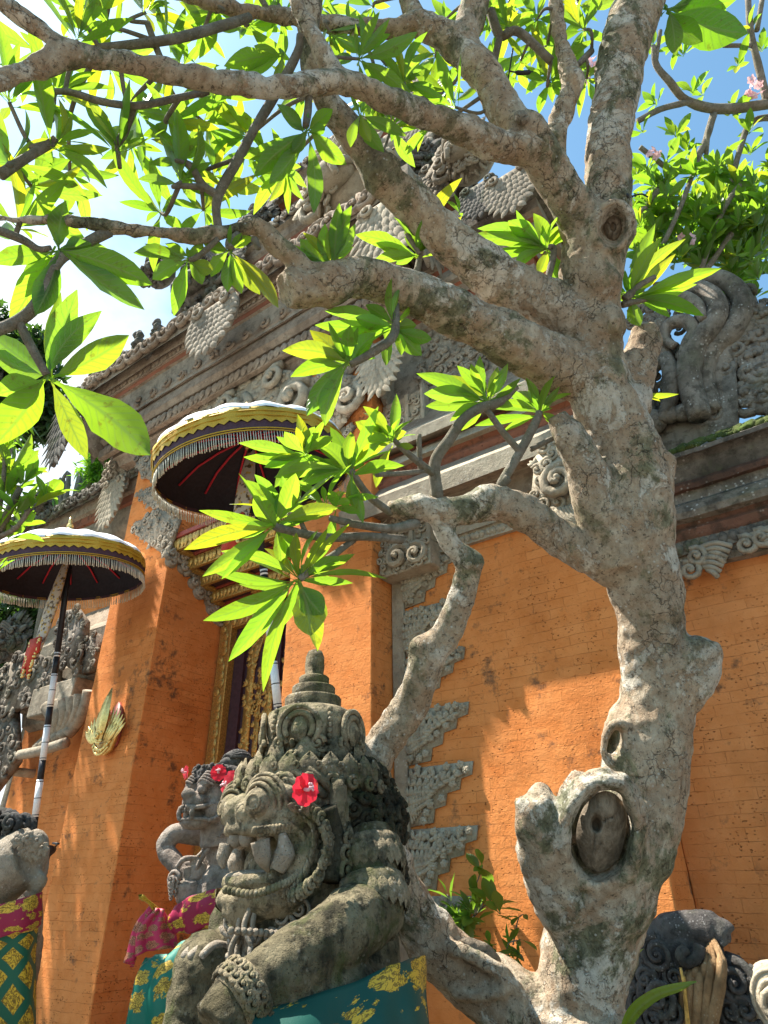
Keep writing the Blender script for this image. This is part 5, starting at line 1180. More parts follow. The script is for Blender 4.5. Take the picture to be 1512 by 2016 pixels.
for s in (1, -1):
    e = P3(s*.122, 1.618, 1.858); ell(m, e, [.050]*3, None, 22, 16)
    f_ = e+UP(np.array([s*.35, -1, .0]))*.044; U_ = UP(np.cross(ZA, [s*.35, -1, 0])); tube(m, [f_+U_*math.cos(a)*.022+ZA*math.sin(a)*.022 for a in np.linspace(0, 2*np.pi, 17)], .005, 6, 0, False)
    for k in range(3):
        r = .060+.016*k; tube(m, spline([e+np.array([math.cos(a)*r, .006+.012*k-.02*math.sin(a), math.sin(a)*r]) for a in np.linspace(-.5, 3.6, 9)], 3), .0075, 6)
    n_ = P3(s*.062, 1.561, 1.832); n_ = P3(s*.085, 1.572, 1.834); tube(m, [n_+np.array([math.cos(a)*.026, .010+s*.012*math.cos(a), math.sin(a)*.024]) for a in np.linspace(0, 2*np.pi, 17)], .010, 7, 0, False)
    for k in range(4):  # flame brows
        tube(m, spline([P3(s*(.04+.02*k), 1.64+.03*k, 1.905+.012*k), P3(s*(.13+.02*k), 1.66+.03*k, 1.935+.014*k), P3(s*(.21+.015*k), 1.72+.03*k, 1.885+.018*k), P3(s*(.245+.01*k), 1.78+.03*k, 1.84+.018*k)]), [.012]*9+[.014]*9+[.006], 6)
    jb = spline([S(572, 1628, .155), S(600, 1648, .185), S(606, 1690, .19), S(582, 1728, .18), S(548, 1746, .15), S(500, 1760, .09), S(448, 1752, .0)], 12)
    for k in range(38 if s > 0 else 0): ell(m, jb[int(k/37*(len(jb)-1))]+np.array([.004, -.012, 0]), (.0105, .0105, .0125), None, 8, 6)
    ob = spline([S(600, 1592, .20), S(636, 1635, .24), S(634, 1690, .24), S(604, 1745, .21), S(570, 1770, .16)], 12)
    if s > 0:
        tube(m, ob+np.array([.012, -.012, 0]), .008, 6)
        for k in range(20):
            c_ = ob[int(k/19*(len(ob)-1))]; curl(m, c_+np.array([.03, -.02, 0]), YA, ZA, UP([1, -.6, 0]), .022, random.random()*6, 1.3, .4)
            petal(m, c_+np.array([-.012, -.02, 0]), YA, ZA, UP([1, -.6, 0]), 1.6-.12*k, .05, .03, .016, .2)
    for k in range(0):   # beaded cheek line from brow round to chin
        t = k/16; q = spline([P3(s*.225, 1.72, 1.86), P3(s*.275, 1.80, 1.80), P3(s*.285, 1.80, 1.71), P3(s*.235, 1.745, 1.635), P3(s*.14, 1.635, 1.60), P3(s*.03, 1.588, 1.59)], 8)[int(t*40)]
        ell(m, q, [.0155]*3, None, 8, 6)
    if s > 0: continue_ear = True
    q = spline([P3(s*.25, 1.74, 1.88), P3(s*.31, 1.84, 1.80), P3(s*.315, 1.83, 1.69), P3(s*.26, 1.77, 1.61), P3(s*.16, 1.66, 1.565)], 6); tube(m, q, .004 if s > 0 else .011, 6)
    for k in range(0 if s > 0 else 14):
        c = q[int(k/13*(len(q)-1))]; petal(m, c+np.array([s*.01, 0, 0]), UP([0, 1., 0]), ZA, np.array([s, -.2, 0.]), random.uniform(1., 2.2), .075, .045, .018, .4)
    for k in range(9): ell(m, P3(s*(.02+.022*k), 1.575+.016*k*.9+(.004*k*k*.3), 1.812-.001*k), (.010, .012, .014), None, 8, 6)
    for k in range(3): curl(m, P3(s*(.215+.01*k), 1.74+.05*k, 1.80-.05*k), YA if s < 0 else -YA, ZA, np.array([s, -.35, 0]), .04, 0, 1.4, .3)
    # ear with pendant
    c = P3(s*.245, 1.90, 1.86)
    tube(m, spline([c+np.array([0, .02, .09]), c+np.array([s*.03, -.03, .05]), c+np.array([s*.03, -.02, -.04]), c+np.array([s*.01, .02, -.12])]), [.02]*6+[.03]*6+[.026]*6+[.016], 8)
    for k in range(7): curl(m, c+np.array([s*.05, -.01, -.10-.045*k]), -s*YA, ZA, s*XA, .028, random.random()*6, 1.3, .4)
for k in range(34):
    q = S(random.uniform(470, 640), random.uniform(1520, 1560), random.uniform(-.05, .12)); N = UP([.25, -1, .35]); U = UP(np.cross(ZA, -N)); q = q+N*.0
    d_ = q-P3(0, 1.94, 1.90); q = P3(0, 1.94, 1.90)+UP(d_)*np.array([.19, .25, .17])
    N = UP(d_); U = UP(np.cross(ZA, N)); curl(m, q, U, np.cross(N, U), N, random.uniform(.02, .03), random.random()*6, 1.4, .36, random.choice((-1, 1)), 0, .5)
for k in range(7):
    P = spline([S(566+k*3, 1612+k*4, .165), S(590+k*5, 1640+k*5, .185), S(588+k*6, 1690+k*6, .19), S(560+k*7, 1724+k*7, .17)], 6)
    if k in (2, 4, 6): tube(m, P+np.array([.006, -.008, 0]), .0075, 6)
for k in range(12): tube(m, spline([S(500+k*7, 1640, .10+.006*k)+np.array([0, -.004, 0]), S(508+k*7, 1632-k*.8, .105+.006*k)+np.array([.003, -.016, 0]), S(512+k*7, 1646-k, .105+.006*k)]), .008, 6)
m.build('face_carving', MT['statue'], st)
m = M(); tube(m, spline([S(640, 1590, .235), S(655, 1660, .235), S(645, 1735, .235)]), .04, 8)
for k in range(26):
    c_ = S(650+random.uniform(-18, 30), 1600+random.random()*130, .24); curl(m, c_, YA, ZA, UP([1, -.7, 0]), random.uniform(.02, .034), random.random()*6, 1.4, .38, random.choice((-1, 1)), 0, .5)
m.build('side_hair', MT['mane'], st)
for k in range(-2, 3):
    x = k*.052; y = 1.590+.10*(abs(k)/2.4)**2
    m = M(); ell(m, P3(x, y, 1.762), (.027, .024, .030), None, 12, 9); m.build('tooth', MT['statue_pale'], st)
    m = M(); ell(m, P3(x*.9, y+.035, 1.652), (.022, .016, .015), None, 10, 8); m.build('tooth', MT['statue_pale'], st)
for pts, r in (([S(512, 1655, .105), S(518, 1688, .112), S(528, 1716, .108)], (.030, .026, .005)), ([S(446, 1665, -.085), S(438, 1690, -.085), S(440, 1710, -.08)], (.024, .02, .005)),
               ([S(545, 1712, .135), S(560, 1680, .155), S(556, 1640, .155)], (.026, .034, .010)), ([P3(-.178, 1.71, 1.65), P3(-.19, 1.69, 1.70), P3(-.18, 1.70, 1.76)], (.026, .034, .010))):
    m = M(); q = spline(pts, 6); tube(m, q, np.interp(np.linspace(0, 1, len(q)), [0, .5, 1], r), 10); m.build('fang', MT['statue_pale'], st)
m = M(); ell(m, P3(0, 1.68, 1.652), (.105, .085, .020), None, 16, 8); m.build('tongue', MT['statue_pale'], st)
# beard curls and chest
m = M()
for x, y, r in ((582, 1762, .050), (546, 1787, .048), (510, 1800, .042), (575, 1805, .04), (520, 1835, .05), (555, 1842, .045), (500, 1850, .045), (480, 1815, .04), (540, 1880, .04), (585, 1840, .04), (612, 1790, .04), (600, 1745, .038), (625, 1735, .036)):
    O = S(x, y, (x-520)*.0016)+np.array([.01, -.055, 0]); N = UP([.35, -1, .1]); U = UP(np.cross(ZA, -N)); V = np.cross(N, U)*-1
    V = ZA; U = UP(np.cross(V, N)); curl(m, O, U, V, N, r, random.random()*6, 1.9, .2, random.choice((-1, 1)), 0, .35, 26)
for k in range(40):
    t = random.random(); O = S(470+90*random.random(), 1765+110*t, .0)+np.array([random.uniform(-.02, .06), -.015, 0])
    tube(m, spline([O, O+np.array([random.uniform(-.02, .02), -.012, -.05]), O+np.array([random.uniform(-.03, .03), -.002, -.10])]), [.009]*7+[.008]*5+[.003], 6)
for k in range(18): ell(m, S(610+k*2.5-k*k*.35*.5, 1845-k*1.0, .2)+np.array([-.006*k, -.012*k, 0]), [.011]*3, None, 6, 5)
m.build('beard', MT['statue_pale'], st)
# mane of curls
m = M(); P3 = P3B; ell(m, P3(0, 2.10, 1.82), (.28, .25, .24), None, 18, 12); ell(m, P3(.0, 2.16, 1.66), (.26, .2, .22), None, 18, 12)
pts = []
for k in range(2600):
    d = UP(rng.normal(0, 1, 3)); c, rad = random.choice(((P3(0, 2.10, 1.82), (.27, .25, .25)), (P3(.0, 2.14, 1.66), (.26, .20, .23))))
    p = c+d*np.array(rad)
    if p[1] < 1.84 or p[2] < 1.50 or (abs(p[0]-SC) < .18 and p[1] < 1.95): continue
    if any(np.sum((p-q)**2) < .034**2 for q in pts): continue
    pts.append(p); N = UP(d/np.array(rad)); V = UP(ZA-N*(N@ZA)+1e-4); U = np.cross(V, N); rr = random.uniform(.028, .045)
    if random.random() < .6: curl(m, p, U, V, N, rr, random.random()*6, 1.4, .38, random.choice((-1, 1)), 0, .6, 12, 5)
    else: flower(m, p, U, V, N, rr)
for cx_, cy_, dx_, rr_ in ((712, 1545, .17, .085), (735, 1590, .17, .075), (700, 1610, .22, .075), (722, 1515, .10, .06)):
    c_ = S(cx_, cy_, dx_); ell(m, c_, [rr_]*3, None, 12, 9)
    for k in range(46):
        d = UP(rng.normal(0, 1, 3)); U = UP(np.cross(d, ZA+.01)); curl(m, c_+d*rr_, U, np.cross(d, U), d, random.uniform(.02, .034), random.random()*6, 1.4, .4, random.choice((-1, 1)), 0, .5, 12, 5)
m.build('mane', MT['mane'], st)
# crown
m = M(); cx, cy = SC, 1.97
lathe(m, [(.225, 1.90), (.25, 1.915), (.252, 1.95), (.235, 1.965), (.20, 1.97), (.165, 1.99), (.158, 2.03), (.165, 2.08), (.176, 2.13), (.178, 2.17), (.168, 2.205), (.13, 2.225), (.108, 2.232), (.11, 2.238), (.11, 2.268), (.106, 2.274), (.082, 2.278), (.085, 2.284), (.085, 2.312), (.08, 2.318), (.058, 2.322), (.060, 2.327), (.060, 2.352), (.054, 2.358), (.036, 2.362), (.039, 2.40), (.037, 2.44), (.028, 2.462), (.008, 2.472)], 44, None, (cx, cy, 0))
for k in range(22):
    a = 2*math.pi*k/22; n_ = np.array([math.cos(a), math.sin(a), 0]); U = np.cross(ZA, n_)
    petal(m, np.array([cx, cy, 1.915])+n_*.248, U, ZA, UP(n_+ZA*.2), 0, .115, .085, .035, 0); curl(m, np.array([cx, cy, 1.93])+n_*.272, U, ZA, n_, .026, 0, 1.4, .4); curl(m, np.array([cx, cy, 1.985])+n_*.262+U*.03, U, ZA, n_, .018, 2, 1.4, .4)
for k in range(10):
    a = 2*math.pi*(k+.5)/10; n_ = np.array([math.cos(a), math.sin(a), 0]); U = np.cross(ZA, n_)
    petal(m, np.array([cx, cy, 1.975])+n_*.175, U, ZA, n_, 0, .125, .085, .04, 0)
for k in range(30):
    a = 2*math.pi*k/30; n_ = np.array([math.cos(a), math.sin(a), 0]); ell(m, np.array([cx, cy, 2.075])+n_*.168, (.014, .014, .017), None, 7, 5)
for k in range(5):
    a = 2*math.pi*k/5-1.1; n_ = np.array([math.cos(a), math.sin(a), 0]); U = np.cross(ZA, n_); O = np.array([cx, cy, 2.125])+n_*.172
    for rr_ in (.075, .052):
        P = [O+U*rr_*math.cos(t)+ZA*rr_*math.sin(t)+n_*.012 for t in np.linspace(-.7, math.pi+.7, 18)]; tube(m, P, .011, 6)
    petal(m, O-ZA*.05, U, ZA, n_, 0, .10, .06, .035, 0); curl(m, O+U*.07-ZA*.055, U, ZA, n_, .026, 0, 1.3, .4); curl(m, O-U*.07-ZA*.055, U, ZA, n_, .026, 0, 1.3, .4)
    for q in range(7): ell(m, np.array([cx, cy, 2.08+.019*q])+np.array([math.cos(a+.63), math.sin(a+.63), 0])*(.168+.012*math.sin(q*.5)), (.012, .012, .012), None, 6, 5)
for k in range(70):
    a = random.random()*6.28; n_ = np.array([math.cos(a), math.sin(a), 0]); curl(m, np.array([cx, cy, random.uniform(1.99, 2.07)])+n_*.17, np.cross(ZA, n_), ZA, n_, random.uniform(.014, .024), random.random()*6, 1.3, .4)
m.build('crown', MT['statue'], st)
m = M(); rough_box(m, SC-.6, SC+.62, 1.45, 2.75, 0.0, .95, .12, .012); m.build('pedestal', MT['statue_moss'], st)
# hibiscus flowers tucked behind the ears
def hibiscus(c, N, r, label):
    c = np.asarray(c); N = UP(N); U = UP(np.cross(ZA, N)); V = np.cross(N, U)
    t = thing('hibiscus_flower', label, 'flower', tuple(c), 'red hibiscus flowers on the statues'); m = M()
    for k in range(5):
        a = k*2*math.pi/5+.3; ax = U*math.cos(a)+V*math.sin(a); n = 7; V_ = []; uv = []
        sd = np.cross(N, ax)
        for i in range(n):
            v = i/(n-1); w_ = r*.60*math.sin(math.pi*min(1, .12+.62*v))*(1+.12*math.sin(v*20+k)) if i < n-1 else r*.42
            for q in (-1, -.5, 0, .5, 1): V_.append(c+ax*r*v+sd*q*w_+N*(r*.35*v*(1-.6*v)+.10*r*math.sin(q*5+k)*v)); uv.append((q, v))
        m.add(V_, [(i*5+j, i*5+j+1, (i+1)*5+j+1, (i+1)*5+j) for i in range(n-1) for j in range(4)], 0, uv)
    m.build('petals', MT['hibiscus'], t); m = M(); tube(m, spline([c, c+N*r*.5, c+N*r*.85+V*r*.15]), [.006]*7+[.004]*6, 6)
    for k in range(9): ell(m, c+N*r*(.6+.03*k)+U*random.uniform(-.01, .01)+V*random.uniform(0, .02), [.0045]*3, None, 5, 4)
    m.build('stamen', MT['pink'], t); return t
hibiscus(S(612, 1556, .27)+np.array([0, -.03, 0]), (1., -.25, -.15), .046, 'red hibiscus flower behind the near ear of the large mossy guardian')
hibiscus(S(458, 1548, -.27), (-.1, -1, -.1), .055, 'red hibiscus flower beside the far brow of the large mossy guardian')

# cloths
def cloth(name, grid, mat, label, cat='cloth', folds=5, amp=.02, root=None, grp=None, th=None):
    """a draped cloth through rows of points (3-D), with running folds"""
    G = [spline(r, 8) for r in grid]; nr = len(G); nc = len(G[0]); rows = []
    for j in range(nc): rows.append(spline([G[i][j] for i in range(nr)], 8))
    A = np.array(rows)                   # nc x nR x 3
    nR = A.shape[1]; V = []; uv = []
    for i in range(nR):
        for j in range(nc):
            p = A[j, i].copy(); T = A[min(j+1, nc-1), i]-A[max(j-1, 0), i]; T2 = A[j, min(i+1, nR-1)]-A[j, max(i-1, 0)]; N = UP(np.cross(T, T2))
            s = j/(nc-1); v = i/(nR-1)
            p += N*(amp*math.sin(s*folds*2*math.pi+1.5*math.sin(v*3))*(.5+.5*v)+amp*.7*mnoise.noise(Vector(p*9))); V.append(p); uv.append((s, v))
    F = [(i*nc+j, i*nc+j+1, (i+1)*nc+j+1, (i+1)*nc+j) for i in range(nR-1) for j in range(nc-1)]
    mm = M(); mm.add(V, F, 0, uv); o = mm.build(name, MT[mat], None, True, root if root is not None else V[0])
    so = o.modifiers.new('thick', 'SOLIDIFY'); so.thickness = .004
    return tag(o, label, cat, grp)
cloth('wrapped_cloth', [[S(540, 1985, .36)+np.array([0, -.06, 0]), S(640, 1955, .42), S(740, 1915, .46), S(800, 1890, .48), S(835, 1880, .40)],
      [S(530, 2050, .40)+np.array([0, -.08, 0]), S(640, 2040, .47), S(745, 2000, .50), S(812, 1990, .52), S(845, 1980, .42)],
      [S(520, 2150, .42)+np.array([0, -.08, 0]), S(640, 2140, .5), S(750, 2110, .54), S(822, 2090, .54), S(855, 2080, .45)]], 'cl_dgreen',
      'dark green cloth with large gold flowers wrapped round the seat of the large guardian', 'cloth', 3, .012)

# ------------------------------------------------------------------ smaller guardian behind
TC = -3.0
def Q(x, y, dx=0.): return np.array(PX(x, y, TC+dx))
sg = thing('guardian_statue', 'smaller brown standing guardian with a topknot, gripping a club behind the large one', 'statue', (TC, 2.6, 0))
H = np.array([TC, 2.60, 2.06])
m = M()
ell(m, H, (.105, .125, .125), None, 18, 12); ell(m, H+np.array([0, -.10, -.03]), (.085, .08, .055), None, 14, 10); ell(m, H+np.array([0, -.165, .005]), (.042, .035, .03), None, 12, 8)
ell(m, H+np.array([0, -.10, -.125]), (.08, .075, .035), None, 14, 10)
for s in (1, -1): ell(m, H+np.array([s*.085, -.05, -.07]), (.04, .06, .06)); ell(m, H+np.array([s*.05, -.115, .055]), (.04, .03, .025))
tube(m, [H+np.array([0, .02, -.08]), H+np.array([0, .06, -.22])], [.075, .085], 14)
T0 = Q(430, 1690, 0)+np.array([0, .06, 0])
ell(m, T0+np.array([0, .02, .05]), (.18, .13, .15), None, 18, 12); ell(m, T0+np.array([0, .0, -.16]), (.16, .15, .16), None, 18, 12)
ell(m, T0+np.array([0, .02, -.36]), (.17, .15, .16), None, 16, 10)
tube(m, spline([T0+np.array([-.15, .02, .11]), Q(350, 1640, -.27), Q(326, 1672, -.30), Q(352, 1705, -.2), Q(376, 1722, -.12)], 6), [.056]*6+[.052]*6+[.048]*6+[.044]*6+[.04], 14)
tube(m, spline([T0+np.array([.16, .02, .11]), T0+np.array([.24, .04, -.05]), T0+np.array([.22, -.05, -.2])], 6), .06, 12)
tube(m, [T0+np.array([0, .02, -.36]), T0+np.array([0, .02, -1.1])], [.17, .2], 16)
remesh(m, 'body', [MT['statue_brown']], .008, sg, 2, .005, 14., .0015, 60.)
m = M()
for s in (1, -1):
    ell(m, H+np.array([s*.055, -.125, .03]), [.026]*3, None, 14, 10)
    for k in range(4): tube(m, spline([H+np.array([s*.02, -.13+.01*k, .06+.012*k]), H+np.array([s*.06, -.14+.012*k, .075+.014*k]), H+np.array([s*.10, -.09+.012*k, .05+.014*k])]), .007, 6)
    tube(m, spline([H+np.array([s*.01, -.18, -.055]), H+np.array([s*.07, -.15, -.06]), H+np.array([s*.105, -.07, -.04])]), .012, 6)
    tube(m, spline([H+np.array([s*.045, -.165, -.055]), H+np.array([s*.05, -.17, -.09]), H+np.array([s*.045, -.16, -.12])]), [.014]*6+[.012]*6+[.003], 8)
    for k in range(10):
        a = k/9; ell(m, H+np.array([s*(.11+.02*math.sin(a*3)), -.10+.1*a, -.12+.13*a-.03*math.sin(a*3)]), [.011]*3, None, 6, 5)
    curl(m, H+np.array([s*.115, .02, -.0]), -s*YA, ZA, s*XA, .035, 0, 1.5, .35)
for k in range(-2, 3): ell(m, H+np.array([k*.02, -.172+.004*k*k, -.07]), (.010, .009, .013), None, 8, 6)
tube(m, spline([H+np.array([-.10, -.06, -.115]), H+np.array([-.05, -.155, -.115]), H+np.array([.05, -.155, -.115]), H+np.array([.10, -.06, -.115])]), .010, 6)
for k in range(12): tube(m, spline([T0+np.array([.14-.02*k, -.12-.008*math.sin(k), .16-.012*k]), T0+np.array([.15-.022*k, -.14, .13-.012*k])]), .008, 5)
tube(m, spline([T0+np.array([.14, -.05, .16]), T0+np.array([.02, -.145, .05]), T0+np.array([-.12, -.14, -.12])]), .012, 6)
for k in range(30):
    a = k/30*2*math.pi; ell(m, Q(372, 1708, -.14)+np.array([math.cos(a)*.05, math.sin(a)*.04, .02*math.sin(a)]), [.010]*3, None, 6, 4)
m.build('face_carving', MT['statue_brown'], sg)
m = M(); rr = H+np.array([0, .02, .085]); lathe(m, [(.128, -.02), (.135, .0), (.132, .05), (.11, .075), (.03, .09)], 24, None, rr)
for k in range(160):
    a = random.random()*6.28; z = random.uniform(-.01, .07); r = .132-.25*max(0, z-.045); ell(m, rr+np.array([math.cos(a)*r, math.sin(a)*r, z]), [random.uniform(.008, .015)]*3, None, 5, 4)
b = Q(468, 1498, 0)
ell(m, b, (.050, .085, .048), None, 14, 10); ell(m, (b+rr)/2+np.array([0, .03, .04]), (.045, .09, .04), None, 12, 8)
for k in range(9):
    a = -1.3+.325*k; tube(m, spline([b+np.array([math.sin(a)*.03, -.085, math.cos(a)*.02]), b+np.array([math.sin(a)*.052, -.03, math.cos(a)*.05]), b+np.array([math.sin(a)*.052, .04, math.cos(a)*.05]), b+np.array([math.sin(a)*.03, .09, math.cos(a)*.01])]), [.009]*6+[.012]*6+[.010]*6+[.005], 6)
m.build('hair', MT['wet'], sg)
m = M(); c = Q(378, 1722, -.12); hb = c
tube(m, spline([Q(372, 1705, -.12), Q(372, 1735, -.12), Q(376, 1770, -.12), Q(380, 1800, -.12)]), [.035]*6+[.075]*6+[.07]*6+[.03], 16); 
for k in range(5): curl(m, Q(372, 1740, -.12)+np.array([-.03+.0*k, -.07, .02-.02*k]), XA, ZA, -YA, .045-.006*k, 0, 1.5, .25)
m.build('club', MT['statue_brown'], sg)
m = M()
for k in range(4):
    a = Q(392, 1712, -.10)+np.array([0, -.055, -.022*k+.03]); tube(m, spline([a+np.array([.045, .02, 0]), a, a+np.array([-.05, .0, -.006]), a+np.array([-.075, .03, -.01])], 4), [.014]*5+[.013]*5+[.010]*3, 8)
ell(m, Q(392, 1715, -.08), (.045, .05, .05)); tube(m, spline([Q(392, 1712, -.1)+np.array([.02, -.03, .05]), Q(380, 1700, -.1)+np.array([0, -.06, .02]), Q(372, 1708, -.12)+np.array([-.02, -.06, 0])], 4), .015, 8)
remesh(m, 'hand', [MT['statue_brown']], .005, sg, 2, .001, 20.)
hibiscus(Q(376, 1522, -.12)+np.array([0, -.03, 0]), (-.3, -1, -.1), .035, 'small red hibiscus flower on the brow of the smaller guardian, far side')
hibiscus(Q(436, 1522, .13)+np.array([0, -.02, 0]), (.75, -.8, -.1), .04, 'small red hibiscus flower over the near ear of the smaller guardian')
# its sash, knotted at the hip, and the hanging green cloth
W0 = T0+np.array([0, -.0, -.22])
cloth('sash', [[Q(365, 1800, -.20)+np.array([0, -.10, 0]), Q(400, 1770, -.05)+np.array([0, -.12, 0]), Q(440, 1752, .10)+np.array([0, -.08, 0]), Q(470, 1740, .22)],
      [Q(362, 1815, -.20)+np.array([0, -.12, 0]), Q(402, 1800, -.05)+np.array([0, -.14, 0]), Q(440, 1785, .10)+np.array([0, -.10, 0]), Q(475, 1775, .24)],
      [Q(362, 1830, -.20)+np.array([0, -.11, 0]), Q(405, 1835, -.05)+np.array([0, -.13, 0]), Q(445, 1825, .10)+np.array([0, -.09, 0]), Q(480, 1820, .24)]], 'cl_maroon',
      'maroon and gold brocade sash tied round the waist of the smaller guardian', 'cloth', 4, .010)
cloth('knotted_sash', [[Q(352, 1790, -.22)+np.array([0, -.16, 0]), Q(358, 1786, -.2)+np.array([0, -.17, 0]), Q(366, 1787, -.19)+np.array([0, -.17, 0]), Q(372, 1792, -.18)+np.array([0, -.16, 0])],
      [Q(318, 1830, -.28)+np.array([0, -.14, 0]), Q(342, 1832, -.25)+np.array([0, -.22, 0]), Q(366, 1826, -.2)+np.array([0, -.22, 0]), Q(385, 1822, -.15)+np.array([0, -.14, 0])],
      [Q(300, 1900, -.30)+np.array([0, -.13, 0]), Q(330, 1885, -.26)+np.array([0, -.22, 0]), Q(362, 1868, -.2)+np.array([0, -.22, 0]), Q(394, 1862, -.12)+np.array([0, -.13, 0])]], 'cl_pink',
      'crimson brocade sash end fanning out from the knot at the smaller guardian hip', 'cloth', 3.3, .026)
cloth('draped_cloth', [[Q(326, 1882, -.26)+np.array([0, -.12, 0]), Q(370, 1876, -.15)+np.array([0, -.15, 0]), Q(420, 1846, .0)+np.array([0, -.15, 0]), Q(455, 1840, .14)+np.array([0, -.1, 0])],
      [Q(306, 1930, -.28)+np.array([0, -.13, 0]), Q(345, 1930, -.16)+np.array([0, -.17, 0]), Q(400, 1900, .0)+np.array([0, -.16, 0]), Q(450, 1890, .14)+np.array([0, -.1, 0])],
      [Q(275, 2060, -.30)+np.array([0, -.13, 0]), Q(330, 2060, -.16)+np.array([0, -.17, 0]), Q(395, 2040, .0)+np.array([0, -.16, 0]), Q(450, 2020, .14)+np.array([0, -.1, 0])]], 'cl_green',
      'bright green and gold cloth hanging from the waist of the smaller guardian', 'cloth', 3, .022)
m = M()
for s in range(3): tube(m, spline([Q(355+6*s, 1790, -.2)+np.array([0, -.17, 0]), Q(345-4*s, 1772-4*s, -.22)+np.array([0, -.18, 0]), Q(328+8*s, 1768+4*s, -.24)+np.array([0, -.17, 0])]), [.012]*5+[.02]*5+[.012]*3, 8, 0, True, None, .4)
o = m.build('sash_knot', MT['gold_cloth'], None, True, Q(350, 1780, -.2)); tag(o, 'gold ribbon tips of the knot above the crimson sash', 'knot')

# ------------------------------------------------------------------ guardian cut by the left edge
ls = thing('guardian_statue', 'grey stone guardian cut off by the left edge, only forearm and dark hair showing', 'statue', tuple(PD(-10, 1800, 3.2)*np.array([1, 1, 0])))
m = M(); tube(m, spline([PD(-90, 1770, 3.2), PD(-30, 1730, 3.15), PD(20, 1705, 3.1), PD(62, 1683, 3.1)], 6), [.16]*6+[.15]*6+[.135]*7, 16)
ell(m, PD(62, 1686, 3.1), (.07, .08, .115), None, 14, 10); ell(m, PD(-40, 1850, 3.35), (.32, .28, .36), None, 16, 12)
a = PD(-40, 1850, 3.35); tube(m, [a, np.array([a[0], a[1], .9])], [.3, .34], 16)
for k in range(4): tube(m, spline([PD(74-k*4, 1716+k*8, 3.05), PD(84-k*4, 1730+k*8, 3.03), PD(80-k*6, 1745+k*8, 3.04)], 4), .022, 8)
remesh(m, 'body', [MT['statue_pale']], .012, ls, 2, .006, 10., .002, 50.)
m = M()
for k in range(60): curl(m, PD(random.uniform(-60, 58), random.uniform(1612, 1665), 3.2+random.uniform(-.06, .06)), *(lambda n: (UP(np.cross(ZA, n)), ZA, n))(UP([.5, -1, .2])), random.uniform(.03, .055), random.random()*6, 1.4, .4)
ell(m, PD(-30, 1650, 3.3), (.20, .18, .15)); ell(m, PD(30, 1640, 3.25), (.10, .08, .07)); m.build('hair', MT['wet'], ls)
m = M()
for k in range(26): flower(m, PD(random.uniform(35, 85), 1648+random.random()*40, 3.02), UP([.8, .6, 0]), ZA, UP([.5, -.8, .3]), random.uniform(.02, .035))
m.build('bracelet', MT['statue_pale'], ls)
m = M(); rough_box(m, a[0]-.5, a[0]+.45, a[1]-.4, a[1]+.5, 0, 1.0, .15, .012); m.build('pedestal', MT['statue_moss'], ls)
cloth('draped_cloth', [[PD(-80, 1850, 2.95), PD(-20, 1790, 2.9), PD(40, 1770, 2.9), PD(82, 1756, 3.0)], [PD(-80, 1880, 2.93), PD(-20, 1830, 2.87), PD(40, 1815, 2.88), PD(84, 1800, 2.98)], [PD(-80, 1900, 2.93), PD(-20, 1852, 2.87), PD(40, 1838, 2.88), PD(80, 1820, 2.98)]], 'cl_maroon', 'maroon cloth band with gold motifs at the waist of the guardian at the left edge', 'cloth', 2, .01)
cloth('draped_cloth', [[PD(-80, 1840, 2.96), PD(-20, 1800, 2.92), PD(40, 1790, 2.92), PD(78, 1782, 3.0)], [PD(-80, 1930, 2.92), PD(-20, 1900, 2.88), PD(40, 1890, 2.9), PD(74, 1880, 3.0)], [PD(-80, 2100, 2.88), PD(-20, 2090, 2.86), PD(40, 2080, 2.88), PD(72, 2070, 2.98)]], 'cl_lattice', 'green and gold lattice brocade hanging from the guardian at the left edge', 'cloth', 2, .012)
# iron bracket with a black spotlight on the pier
sl = thing('spotlight', 'small black spotlight on a wire bracket fixed to the orange pier at left', 'lamp', tuple(PY(88, 1690, 4.4)))
m = M(); c = PY(88, 1695, 4.42); A = UP([.3, -.2, -1.]); lathe(m, [(.04, -.16), (.045, .05), (.085, .10), (.09, .13), (.07, .13)], 16, rot_to(-A), c); m.build('housing', MT['black_paint'], sl)
m = M(); tube(m, spline([PY(95, 1690, 4.42), PY(104, 1672, 4.5), PY(112, 1664, 4.6), PY(110, 1662, 4.66)]), .010, 6); tube(m, [PY(104, 1660, 4.63), PY(116, 1661, 4.63)], .012, 6); m.build('bracket', MT['wire'], sl)

# ------------------------------------------------------------------ carved stones in front of the right wall
cs = thing('carved_stone', 'dark wet carved stone with swirling curls and an ochre streak, below the right wall', 'carving', tuple(PY(1340, 2016, 4.55)*np.array([1, 1, 0])))
CYs = 4.45
def Z(x, y, dy=0.): return np.array(PY(x, y, CYs+dy))
m = M()
tube(m, spline([Z(1270, 1850), Z(1310, 1832), Z(1360, 1828), Z(1412, 1830), Z(1428, 1845)], 6), [.07]*6+[.085]*6+[.09]*6+[.07]*7, 14)
ell(m, Z(1295, 1870, -.02), (.10, .09, .12)); ell(m, Z(1350, 1870, .05), (.2, .14, .16)); ell(m, Z(1340, 1950, .1), (.33, .2, .3)); ell(m, Z(1340, 2050, .1), (.36, .25, .35))
a = Z(1340, 2016, .1); rough_box(m, a[0]-.35, a[0]+.35, 4.4, 4.9, 0, a[2], .12, .02)
tube(m, spline([Z(1420, 1830), Z(1430, 1850, -.03), Z(1418, 1862, -.06)], 6), [.03]*7+[.02]*6, 8)
remesh(m, 'body', [MT['wet']], .012, cs, 2, .006, 9.)
m = M()
